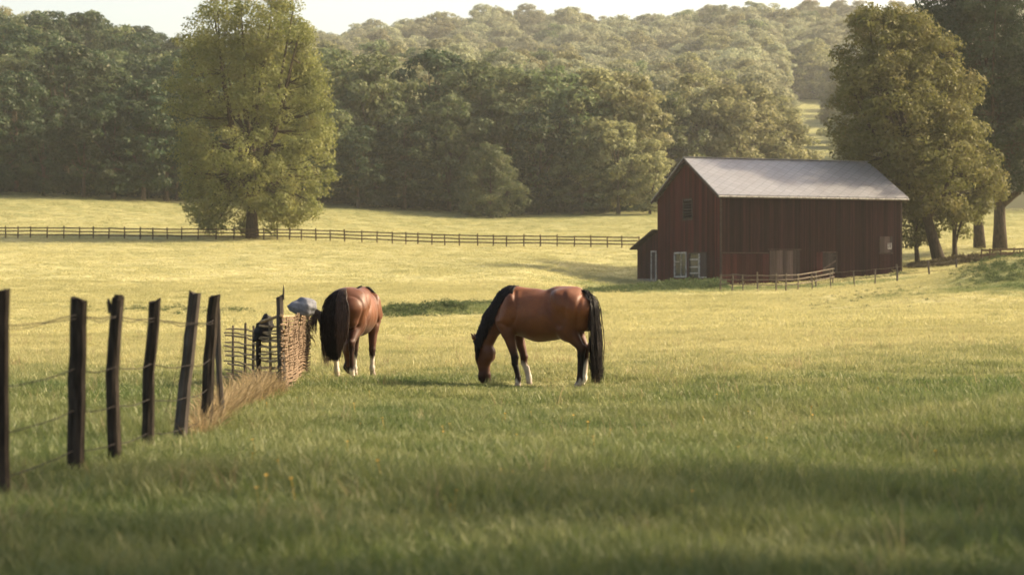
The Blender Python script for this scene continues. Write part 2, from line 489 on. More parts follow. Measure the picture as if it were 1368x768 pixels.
def trunk_mesh(name, H, z0, cl, r0, mat, seed, limbs=7, fork=0.18, twigs=0.5, lean=0.0, side=6):
    r = random.Random(seed)
    mb = MB()
    top = H * 0.82
    tp, tr = [], []
    for i in range(9):
        s = i / 8
        tp.append(Vector((lean * s * H + math.sin(s * 5 + seed) * 0.012 * H * s, math.cos(s * 4 + seed) * 0.010 * H * s, -0.4 + s * (top + 0.4))))
        tr.append(r0 * ((1 - s) ** 0.85 * 0.92 + 0.08) * (1.28 if i == 0 else 1.05 if i == 1 else 1))
    mb.tube(tp, tr, 9)
    def trunk_at(z):
        s = min(max((z + 0.4) / (top + 0.4), 0), 1) * 8
        i = min(int(s), 7); return tp[i].lerp(tp[i + 1], s - i), tr[i] * (1 - s + i) + tr[i + 1] * (s - i)
    ends = []
    for k in range(limbs):
        a = 2 * PI * (k / limbs) + r.uniform(-0.4, 0.4)
        zb = H * (fork + (0.5 - fork) * (k % 4) / 4 + r.uniform(-.02, .02))
        p0, rr = trunk_at(zb)
        # aim at a far clump in that direction
        best = None
        for c in cl:
            ca = math.atan2(c[1], c[0]); da = abs((ca - a + PI) % (2 * PI) - PI)
            sc = math.hypot(c[0], c[1]) + 0.7 * (c[2] - zb) - da * 4
            if c[2] > zb + 0.1 * H and (best is None or sc > best[0]): best = (sc, c)
        if best is None: continue
        e = Vector(best[1])
        pts = curve_pts(p0, e, 0.10, 0.08, 8, r)
        rads = [rr * 0.62 * (1 - 0.88 * i / 7) + 0.012 for i in range(8)]
        mb.tube(pts, rads, side, cap=False)
        for i in range(2, 8): ends.append((pts[i], rads[i]))
    for i in range(3, 9): ends.append((tp[i], tr[i] * 0.8))
    for c in cl:
        if r.random() > twigs: continue
        c = Vector(c)
        b = min(ends, key=lambda q: (q[0] - c).length + (0.8 * max(0, q[0].z - c.z + 0.4)))
        L = (b[0] - c).length
        if L > H * 0.4: continue
        rb = min(b[1] * 0.6, 0.02 + 0.012 * L)
        pts = curve_pts(b[0], c, 0.07, 0.12, 5, r)
        mb.tube(pts, [rb * (1 - 0.8 * i / 4) + 0.006 for i in range(5)], 4, cap=False)
    return new_mesh(name, mb.v, mb.f, [mat], True)

def lerp_prof(tab):
    def f(t_):
        for (a, l0, r0), (b, l1, r1) in zip(tab, tab[1:]):
            if t_ <= b:
                k = (t_ - a) / (b - a + 1e-9); return (l0 + (l1 - l0) * k, r0 + (r1 - r0) * k)
        return tab[-1][1:]
    return f

def place_tree(trunk, crown, loc, rz=0.0, sc=(1, 1, 1), name='broadleaf_tree', label=None, group=None):
    root = empty(name, loc, rz)
    root.scale = sc
    tag(root, label, 'tree', group)
    mobj('trunk', trunk, root); mobj('crown', crown, root)
    return root

# -- the big lone tree by the far fence (left)
def make_lone():
    D = 211
    k = D / F
    loc = at(337, D)
    H = 322 * k
    tab = [(0.0, 5.6, 2.2), (0.08, 7.0, 6.0), (0.22, 8.0, 8.2), (0.38, 8.6, 8.3), (0.48, 8.2, 8.0), (0.60, 7.9, 7.4), (0.75, 7.3, 6.8), (0.88, 6.6, 6.2), (0.96, 5.6, 5.2), (1.0, 4.0, 3.8)]
    prof = lerp_prof(tab)
    cl = crown_clumps(H, 0.8, prof, 700, 3, 0.5, 0.09)
    keep = [c for c in cl if not (c[2] < 3.2 and (-1.3 < c[0] < 1.9 and c[1] < 1))]
    cl = np.array(keep)
    cr = crown_mesh('crown', cl, 1.1, 128, 0.150, M['leaf_hero'], 31, 0.78)
    tr = trunk_mesh('trunk', H, 0.8, cl, 0.62, M['bark'], 4, 13, 0.13, 0.75)
    place_tree(tr, cr, loc, 0, name='lone_tree', label='tall broad lone tree standing by the far rail fence in the golden field')
make_lone()

# -- trees at the right, beside and behind the barn
def big_tree(px, D, top, tab, n, seed, label, mat='leaf_dark', r0=0.5, crad=1.5, per=190, leaf=0.2, z0=3.0, limbs=11, lean=0.0, twigs=0.8, stems=None):
    loc = at(px, D); H = Z_(top, D) - loc.z
    cl = crown_clumps(H, z0, lerp_prof(tab), n, seed, 0.5, 0.13, lean)
    cr = crown_mesh('crown', cl, crad, per, leaf, M[mat], seed, 0.62)
    tr = trunk_mesh('trunk', H, z0, cl, r0, M['bark'], seed, limbs, 0.16, twigs, lean)
    return place_tree(tr, cr, loc, 0, name='broadleaf_tree', label=label)
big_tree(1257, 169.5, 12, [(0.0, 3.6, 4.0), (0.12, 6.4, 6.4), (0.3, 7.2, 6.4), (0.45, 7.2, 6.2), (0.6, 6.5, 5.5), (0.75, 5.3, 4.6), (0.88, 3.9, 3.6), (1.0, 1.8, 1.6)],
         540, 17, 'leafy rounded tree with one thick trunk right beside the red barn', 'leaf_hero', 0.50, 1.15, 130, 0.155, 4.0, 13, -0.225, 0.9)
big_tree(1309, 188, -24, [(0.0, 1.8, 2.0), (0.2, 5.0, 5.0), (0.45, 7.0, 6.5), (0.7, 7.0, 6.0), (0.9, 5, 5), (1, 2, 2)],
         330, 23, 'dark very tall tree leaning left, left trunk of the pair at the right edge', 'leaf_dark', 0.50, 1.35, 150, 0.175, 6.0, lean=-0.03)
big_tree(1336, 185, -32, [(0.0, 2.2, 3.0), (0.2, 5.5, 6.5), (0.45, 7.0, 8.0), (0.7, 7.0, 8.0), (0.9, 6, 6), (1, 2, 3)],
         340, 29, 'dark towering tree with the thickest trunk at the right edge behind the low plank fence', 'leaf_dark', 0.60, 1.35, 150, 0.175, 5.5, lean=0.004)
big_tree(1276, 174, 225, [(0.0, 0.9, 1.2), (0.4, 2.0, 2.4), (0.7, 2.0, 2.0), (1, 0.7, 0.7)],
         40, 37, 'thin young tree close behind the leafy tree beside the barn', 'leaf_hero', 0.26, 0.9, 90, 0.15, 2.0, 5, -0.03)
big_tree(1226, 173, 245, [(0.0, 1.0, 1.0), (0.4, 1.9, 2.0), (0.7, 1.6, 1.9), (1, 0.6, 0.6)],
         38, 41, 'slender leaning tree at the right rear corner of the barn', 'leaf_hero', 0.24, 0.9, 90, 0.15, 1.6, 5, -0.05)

# -- shared tree kinds for the wood
PROTO = []
def proto(seed, mat, tab, n, crad, per, leaf, r0, z0):
    H = 20.0
    cl = crown_clumps(H, z0, lerp_prof(tab), n, seed, 0.62, 0.20)
    cr = crown_mesh('wood_crown', cl, crad, per, leaf, M[mat], seed, 0.62)
    tr = trunk_mesh('wood_trunk', H, z0, cl, r0, M['bark_far'], seed, 6, 0.2, 0.3, side=4)
    return tr, cr
TABS = [
 [(0, 3.0, 3.2), (0.25, 5.4, 5.6), (0.5, 5.8, 5.6), (0.75, 4.6, 4.8), (0.92, 2.9, 3.0), (1, 1.0, 1.0)],
 [(0, 2.2, 2.4), (0.3, 4.4, 4.2), (0.55, 5.2, 5.0), (0.8, 4.6, 4.4), (0.94, 2.8, 2.8), (1, 1.2, 1.2)],
 [(0, 3.6, 3.0), (0.2, 5.8, 5.2), (0.45, 5.8, 5.8), (0.7, 4.4, 5.0), (0.9, 2.6, 3.2), (1, 0.8, 1.2)],
 [(0, 2.4, 2.4), (0.35, 4.0, 4.6), (0.6, 4.6, 4.8), (0.82, 4.0, 3.8), (0.95, 2.2, 2.2), (1, 0.9, 0.9)],
]
for mi, mat in enumerate(('leaf_dark', 'leaf_mid', 'leaf_gold', 'leaf_far_hazed')):
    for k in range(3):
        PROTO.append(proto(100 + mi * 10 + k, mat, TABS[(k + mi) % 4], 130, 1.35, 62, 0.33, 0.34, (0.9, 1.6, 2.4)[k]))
BUSH = proto(150, 'leaf_mid', [(0, 7.5, 7.5), (0.25, 9.0, 9.2), (0.5, 7.6, 7.8), (0.75, 5.2, 5.2), (0.93, 2.8, 3.0), (1, 1.2, 1.4)], 210, 1.7, 80, 0.32, 0.30, 0.4)

def wood_tree(px, D, top, kind, label=None, group=None, wide=1.0, pro=None):
    loc = at(px, D); H = max(5.0, Z_(top, D) - loc.z)
    s = H / 20.5
    w = s * wide
    tr, cr = pro or PROTO[kind]
    return place_tree(tr, cr, loc, 0 if pro else random.uniform(0, 6.28), (w, w, s), 'woodland_tree', label, group)

# the edge of the wood, one by one (px, depth, top row, kind, width, label)
EDGE = [
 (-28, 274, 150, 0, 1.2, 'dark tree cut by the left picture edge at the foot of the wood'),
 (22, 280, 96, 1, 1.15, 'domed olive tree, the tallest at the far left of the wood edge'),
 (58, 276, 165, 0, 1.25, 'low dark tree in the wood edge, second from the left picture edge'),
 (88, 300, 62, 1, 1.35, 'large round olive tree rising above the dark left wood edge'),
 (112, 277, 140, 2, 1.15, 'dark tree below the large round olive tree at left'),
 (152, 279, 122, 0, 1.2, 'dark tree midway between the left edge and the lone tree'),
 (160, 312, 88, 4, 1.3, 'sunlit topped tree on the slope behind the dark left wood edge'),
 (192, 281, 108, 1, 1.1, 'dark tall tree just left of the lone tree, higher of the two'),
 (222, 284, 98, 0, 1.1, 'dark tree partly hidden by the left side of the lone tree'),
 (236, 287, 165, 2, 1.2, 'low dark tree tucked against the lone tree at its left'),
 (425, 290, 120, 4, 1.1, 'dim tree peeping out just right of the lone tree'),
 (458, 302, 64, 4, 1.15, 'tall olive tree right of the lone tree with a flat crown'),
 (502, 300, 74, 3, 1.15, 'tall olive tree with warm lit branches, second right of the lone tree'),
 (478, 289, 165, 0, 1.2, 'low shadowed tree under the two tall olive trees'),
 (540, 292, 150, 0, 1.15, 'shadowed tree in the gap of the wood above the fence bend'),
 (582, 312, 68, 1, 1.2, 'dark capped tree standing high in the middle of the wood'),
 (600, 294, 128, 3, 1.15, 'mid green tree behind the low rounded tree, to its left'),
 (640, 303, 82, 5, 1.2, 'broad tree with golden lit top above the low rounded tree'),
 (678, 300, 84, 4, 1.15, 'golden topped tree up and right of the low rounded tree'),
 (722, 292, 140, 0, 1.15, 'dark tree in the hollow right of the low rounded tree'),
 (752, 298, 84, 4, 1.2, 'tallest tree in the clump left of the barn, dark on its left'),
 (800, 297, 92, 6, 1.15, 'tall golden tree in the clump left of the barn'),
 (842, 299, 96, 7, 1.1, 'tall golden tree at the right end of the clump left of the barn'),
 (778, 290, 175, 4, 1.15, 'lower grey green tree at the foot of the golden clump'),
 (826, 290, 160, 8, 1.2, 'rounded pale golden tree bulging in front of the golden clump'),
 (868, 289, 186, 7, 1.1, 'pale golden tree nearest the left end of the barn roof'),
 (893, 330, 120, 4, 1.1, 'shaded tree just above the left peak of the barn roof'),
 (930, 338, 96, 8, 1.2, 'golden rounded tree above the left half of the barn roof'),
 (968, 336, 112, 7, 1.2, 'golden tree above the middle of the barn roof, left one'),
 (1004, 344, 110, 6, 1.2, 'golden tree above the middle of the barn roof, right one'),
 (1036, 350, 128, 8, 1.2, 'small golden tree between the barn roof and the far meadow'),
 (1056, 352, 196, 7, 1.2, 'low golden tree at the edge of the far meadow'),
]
for px, D, top, k, w, lab in EDGE:
    wood_tree(px, D, top, k, lab, None, w)
wood_tree(655, 283, 192, 0, 'low rounded bushy tree standing out in front of the wood edge', None, 1.0, BUSH)

# the wooded hill sides behind: individuals nearest, shared labels
def hill(n, pxr, Dr, kinds, label, group, hr=(15, 21), skip=None, gap=8.5):
    pts = []
    tries = 0
    while len(pts) < n and tries < 20000:
        tries += 1
        D = math.sqrt(random.uniform(Dr[0] ** 2, Dr[1] ** 2)); px = random.uniform(*pxr)
        x = X_(px, D)
        if skip and skip(px, D): continue
        if any((x - a) ** 2 + (D - b) ** 2 < gap * gap for a, b in pts): continue
        pts.append((x, D))
        loc = Vector((x, D, gz(x, D))); s = random.uniform(*hr) / 20.0; w = s * random.uniform(1.1, 1.4)
        tr, cr = PROTO[random.choice(kinds)]
        place_tree(tr, cr, loc, random.uniform(0, 6.28), (w, w, s), 'woodland_tree', label, group)
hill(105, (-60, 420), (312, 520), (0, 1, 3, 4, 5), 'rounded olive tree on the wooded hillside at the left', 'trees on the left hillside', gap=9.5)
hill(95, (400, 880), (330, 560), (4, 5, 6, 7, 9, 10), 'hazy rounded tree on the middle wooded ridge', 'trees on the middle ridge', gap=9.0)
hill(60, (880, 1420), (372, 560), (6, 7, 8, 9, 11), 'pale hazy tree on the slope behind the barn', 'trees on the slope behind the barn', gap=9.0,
     skip=lambda px, D: 1036 < px < 1130)

# unseen trees added right of the picture to shade the near grass
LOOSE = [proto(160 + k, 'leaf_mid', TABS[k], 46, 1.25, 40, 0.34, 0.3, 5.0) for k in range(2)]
OFF = [(27, 21, 21, -2), (15, 13.5, 18, -2), (22, 11, 20, -1), (11, 8.5, 16, -1), (16, 6.5, 18, 1)]
for i, (x, d, h, k) in enumerate(OFF):
    tr, cr = PROTO[k] if k >= 0 else LOOSE[-k - 1]
    place_tree(tr, cr, Vector((x, d, gz(x, d))), i * 1.7, (h / 20.0 * 1.05, h / 20.0 * 1.05, h / 20.0), 'broadleaf_tree',
               'added unseen tree right of the picture shading the near grass', 'added shade trees right of the near meadow')

# ------------------------------------------------------------------ scatter (stuff) with geometry nodes
def scatter(name, P, R, S, meshes, kind='stuff'):
    colx = bpy.data.collections.new(name + '_kinds')
    for i, me in enumerate(meshes):
        colx.objects.link(bpy.data.objects.new('%s_clump' % name, me))
    me = bpy.data.meshes.new(name)
    P = np.asarray(P, np.float32)
    me.vertices.add(len(P)); me.vertices.foreach_set("co", P.ravel())
    a = me.attributes.new("rot", 'FLOAT_VECTOR', 'POINT'); a.data.foreach_set("vector", np.asarray(R, np.float32).ravel())
    a = me.attributes.new("scl", 'FLOAT_VECTOR', 'POINT'); a.data.foreach_set("vector", np.asarray(S, np.float32).ravel())
    a = me.attributes.new("pick", 'INT', 'POINT'); a.data.foreach_set("value", rng.integers(0, len(meshes), len(P)).astype(np.int32))
    me.update()
    o = mobj(name, me)
    ng = bpy.data.node_groups.new(name, 'GeometryNodeTree')
    ng.interface.new_socket("Geometry", in_out='INPUT', socket_type='NodeSocketGeometry')
    ng.interface.new_socket("Geometry", in_out='OUTPUT', socket_type='NodeSocketGeometry')
    N = ng.nodes; L = ng.links
    gi = N.new('NodeGroupInput'); go = N.new('NodeGroupOutput')
    iop = N.new('GeometryNodeInstanceOnPoints')
    ci = N.new('GeometryNodeCollectionInfo'); ci.inputs[0].default_value = colx
    ci.inputs[1].default_value = True; ci.inputs[2].default_value = True
    def attr(nm, ty):
        x = N.new('GeometryNodeInputNamedAttribute'); x.data_type = ty; x.inputs[0].default_value = nm; return x.outputs[0]
    L.new(gi.outputs[0], iop.inputs['Points']); L.new(ci.outputs[0], iop.inputs['Instance'])
    iop.inputs['Pick Instance'].default_value = True
    L.new(attr('pick', 'INT'), iop.inputs['Instance Index'])
    L.new(attr('rot', 'FLOAT_VECTOR'), iop.inputs['Rotation'])
    L.new(attr('scl', 'FLOAT_VECTOR'), iop.inputs['Scale'])
    L.new(iop.outputs[0], go.inputs[0])
    md = o.modifiers.new('scatter', 'NODES'); md.node_group = ng
    o["kind"] = kind
    return o

def blades(name, n, radius, h0, h1, w, mat, lean=0.5, seed=0, seedheads=0):
    r = np.random.default_rng(seed)
    a = r.uniform(0, 2 * PI, n); rr = radius * np.sqrt(r.uniform(size=n))
    base = np.stack([np.cos(a) * rr, np.sin(a) * rr, np.full(n, -0.02)], -1)
    h = r.uniform(h0, h1, n) * (1 - 0.35 * (rr / radius) ** 2)
    la = r.uniform(0, 2 * PI, n); ld = np.stack([np.cos(la), np.sin(la), 0 * la], -1)
    lm = h * lean * r.uniform(0.25, 1.0, n)
    fa = r.uniform(0, PI, n); fd = np.stack([np.cos(fa), np.sin(fa), 0 * fa], -1) * (w * r.uniform(0.6, 1.2, n) / 2)[:, None]
    up = np.array([0, 0, 1.0])
    V = np.empty((n, 7, 3))
    def p(t_): return base + up * (h * (t_ - 0.18 * lean * t_ ** 3))[:, None] + ld * (lm * t_ ** 2)[:, None]
    V[:, 0] = p(0) - fd; V[:, 1] = p(0) + fd
    V[:, 2] = p(0.45) - fd * 0.85; V[:, 3] = p(0.45) + fd * 0.85
    V[:, 4] = p(0.8) - fd * 0.5; V[:, 5] = p(0.8) + fd * 0.5
    V[:, 6] = p(1.0)
    b = np.arange(n)[:, None] * 7
    T = np.concatenate([b + np.array(q) for q in ((0, 1, 3), (0, 3, 2), (2, 3, 5), (2, 5, 4), (4, 5, 6))], 0)
    return np_mesh(name, V.reshape(-1, 3), T, [M[mat]])

def polar_points(n, D0, D1, u):
    D = np.sqrt(rng.uniform(D0 ** 2, D1 ** 2, n)); X = rng.uniform(-u, u, n) * np.maximum(D, 14)
    return X, D
def blocked(X, D):
    bx, by = X - 16.26, D - 155.0
    c, s = math.cos(math.radians(20)), math.sin(math.radians(20))
    lx, ly = bx * c + by * s, -bx * s + by * c
    return (lx > -0.1) & (lx < 16.6) & (ly > -0.1) & (ly < 15.6)
def noise2(X, D, f=1.0):
    return (np.sin(X * 1.1 * f + 2 * np.sin(D * 0.37 * f)) + np.sin(D * 0.9 * f + 1.7 * np.sin(X * 0.53 * f)) + np.sin((X + D) * 1.7 * f) * 0.6) / 2.6
def grass_zone(name, n, D0, D1, u, meshes, hs):
    X, D = polar_points(n, D0, D1, u)
    ok = ~blocked(X, D); X = X[ok]; D = D[ok]
    Z = ground_z(X, D)
    t_ = noise2(X, D, 0.55) * 0.5 + noise2(X + 40, D, 2.1) * 0.5
    sc = hs * (1.0 + 0.55 * t_) * rng.uniform(0.7, 1.3, len(X))
    for (hx, hd_, rx, rd) in ((0.2, 30.5, 1.5, 1.3), (-2.6, 34.2, 0.9, 1.5)):      # cropped short where the horses graze
        e = ((X - hx) / rx) ** 2 + ((D - hd_) / rd) ** 2
        sc = sc * (0.42 + 0.58 * np.clip((e - 0.6) / 1.2, 0, 1))
    P = np.stack([X, D, Z], -1)
    R = np.stack([rng.normal(0, 0.10, len(X)), rng.normal(0, 0.10, len(X)), rng.uniform(0, 6.28, len(X))], -1)
    w = rng.uniform(0.85, 1.2, len(X))
    S = np.stack([w, w, np.maximum(sc, 0.2)], -1)
    return scatter(name, P, R, S, meshes)
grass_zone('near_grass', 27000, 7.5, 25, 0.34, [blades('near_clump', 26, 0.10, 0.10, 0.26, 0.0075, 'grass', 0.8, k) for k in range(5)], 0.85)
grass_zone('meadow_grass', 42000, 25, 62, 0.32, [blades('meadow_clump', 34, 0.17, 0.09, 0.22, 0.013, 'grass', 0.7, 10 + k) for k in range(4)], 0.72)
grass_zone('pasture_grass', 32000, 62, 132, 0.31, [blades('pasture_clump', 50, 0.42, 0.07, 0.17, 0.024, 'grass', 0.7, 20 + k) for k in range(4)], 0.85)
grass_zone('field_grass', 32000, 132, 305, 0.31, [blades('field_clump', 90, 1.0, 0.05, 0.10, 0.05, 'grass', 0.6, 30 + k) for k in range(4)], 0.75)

# far wood that reads as one mass
def far_wood():
    P = []
    for (n, pr, Dr) in ((260, (-300, 620), (520, 700)), (420, (380, 1000), (560, 760)), (1750, (300, 1700), (560, 1060))):
        for _ in range(n):
            D = math.sqrt(random.uniform(Dr[0] ** 2, Dr[1] ** 2)); px = random.uniform(*pr)
            if 1036 < px < 1135 and D < 700: continue
            P.append((X_(px, D), D))
    P = np.array(P)
    Z = ground_z(P[:, 0], P[:, 1])
    n = len(P)
    s = np.clip(rng.lognormal(-0.12, 0.18, n), 0.55, 1.15)
    S = np.stack([s * 1.35, s * 1.35, s], -1)
    R = np.stack([np.zeros(n), np.zeros(n), rng.uniform(0, 6.28, n)], -1)
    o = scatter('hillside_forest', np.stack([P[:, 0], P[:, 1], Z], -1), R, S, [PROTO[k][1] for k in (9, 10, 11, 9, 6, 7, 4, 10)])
    tag(o, 'hazy pale forest covering the far hill below the sky', 'forest')
far_wood()

# ------------------------------------------------------------------ the barn
def m_boards(name, c0, c1, worn):
    t = NT(name)
    o = t.obj()
    n = t.noise(7, 5, t.mapping(o, (1.0, 1.0, 0.06)), 0.65)
    n2 = t.noise(0.8, 4, t.mapping(o, (1, 1, 0.5)))
    c = t.ramp(n, [(0.28, c0), (0.7, c1)])
    hv = t.node("ShaderNodeHueSaturation"); t.l.new(c, hv.inputs["Color"])
    t.l.new(t.maprange(t.island(), 0, 1, 0.45, 1.5), hv.inputs["Value"])
    c = t.mix(t.maprange(n2, 0.48, 0.75, 0.0, 0.55), hv.outputs[0], worn)
    return t.pbr(c, 0.85, normal=t.bump(n, 0.4, 0.01), spec=0.04)
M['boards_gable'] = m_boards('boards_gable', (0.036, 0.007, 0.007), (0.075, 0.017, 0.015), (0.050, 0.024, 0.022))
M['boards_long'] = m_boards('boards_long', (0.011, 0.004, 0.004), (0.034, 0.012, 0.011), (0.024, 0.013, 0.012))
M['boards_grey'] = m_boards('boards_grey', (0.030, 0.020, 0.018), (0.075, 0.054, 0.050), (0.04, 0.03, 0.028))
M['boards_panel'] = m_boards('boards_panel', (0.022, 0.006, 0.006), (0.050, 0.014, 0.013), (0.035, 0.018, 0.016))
M['boards_dim'] = m_boards('boards_dim', (0.016, 0.012, 0.011), (0.040, 0.030, 0.028), (0.02, 0.017, 0.016))
t = NT('trim_white')
M['trim'] = t.pbr(t.ramp(t.noise(6, 5, t.obj()), [(0.35, (0.16, 0.14, 0.13)), (0.6, (0.46, 0.43, 0.40))]), 0.7)
M['trim_dark'] = m_wood('trim_dark', (0.03, 0.02, 0.017), (0.09, 0.06, 0.05), 4)
t = NT('window_glass'); M['glass'] = t.pbr(t.ramp(t.noise(1.5, 3, t.obj()), [(0.3, (0.02, 0.022, 0.024)), (0.7, (0.06, 0.062, 0.06))]), 0.15, 0.0, spec=0.25)
t = NT('foundation_stone'); n = t.noise(3, 5, t.obj()); M['stone'] = t.pbr(t.ramp(n, [(0.3, (0.10, 0.085, 0.07)), (0.7, (0.24, 0.21, 0.18))]), 0.9, normal=t.bump(n, 0.8, 0.05))
t = NT('roof_metal')
o = t.obj()
br = t.node("ShaderNodeTexBrick"); br.offset = 0.5
br.inputs["Scale"].default_value = 1.0; br.inputs["Mortar Size"].default_value = 0.02
br.inputs["Brick Width"].default_value = 0.62; br.inputs["Row Height"].default_value = 0.62
br.inputs["Color1"].default_value = (0.215, 0.212, 0.22, 1); br.inputs["Color2"].default_value = (0.255, 0.25, 0.257, 1)
br.inputs["Mortar"].default_value = (0.12, 0.118, 0.12, 1)
br.offset = 0.0
t.l.new(t.mapping(o, (1, 1.16, 0.0), (0, 0, math.radians(45))), br.inputs["Vector"])
st = t.noise(0.6, 5, t.mapping(o, (1, 0.35, 1)))
c = t.mix(t.maprange(st, 0.42, 0.75, 0, 0.45), br.outputs[0], (0.15, 0.132, 0.125))
M['roof'] = t.pbr(c, 0.5, 0.25, normal=t.bump(br.outputs["Fac"], -0.4, 0.02), spec=0.5)

def board_wall(mb, L, zb, topf, openings, place, pitch=0.24, th=0.03, seed=0):
    """vertical boards along 0..L with real openings; place(s, depth, z) -> local point"""
    r = random.Random(seed)
    cuts = [0.0]
    while cuts[-1] < L - 0.1: cuts.append(min(L, cuts[-1] + pitch * r.uniform(0.85, 1.15)))
    cuts[-1] = L
    for (a, b, z0, z1) in openings:
        cuts = [c for c in cuts if abs(c - a) > 0.05 and abs(c - b) > 0.05] + [a, b]
    cuts = sorted(set(cuts))
    for s0, s1 in zip(cuts, cuts[1:]):
        if s1 - s0 < 0.02: continue
        m = 0.5 * (s0 + s1)
        segs = [(zb, None)]
        for (a, b, z0, z1) in sorted(openings, key=lambda q: q[2]):
            if a - 1e-4 <= m <= b + 1e-4:
                last = segs.pop(); segs += [(last[0], z0), (z1, None)]
        d = r.uniform(0, 0.012); g = 0.006
        for (q0, q1) in segs:
            t0 = topf(s0) if q1 is None else q1; t1 = topf(s1) if q1 is None else q1
            if max(t0, t1) - q0 < 0.02: continue
            P = [place(s0 + g, d, q0), place(s1 - g, d, q0), place(s1 - g, -th, q0), place(s0 + g, -th, q0),
                 place(s0 + g, d, t0), place(s1 - g, d, t1), place(s1 - g, -th, t1), place(s0 + g, -th, t0)]
            mb.hexa(P)
        if r.random() < 0.9:                     # batten over the joint, shown where there is no opening
            if not any(a - 0.03 <= s1 <= b + 0.03 for (a, b, z0, z1) in openings) and s1 < L - 0.05:
                tt = topf(s1)
                P = [place(s1 - 0.02, 0.03, zb), place(s1 + 0.02, 0.03, zb), place(s1 + 0.02, 0.0125, zb), place(s1 - 0.02, 0.0125, zb),
                     place(s1 - 0.02, 0.03, tt), place(s1 + 0.02, 0.03, tt), place(s1 + 0.02, 0.0125, tt), place(s1 - 0.02, 0.0125, tt)]
                mb.hexa(P)

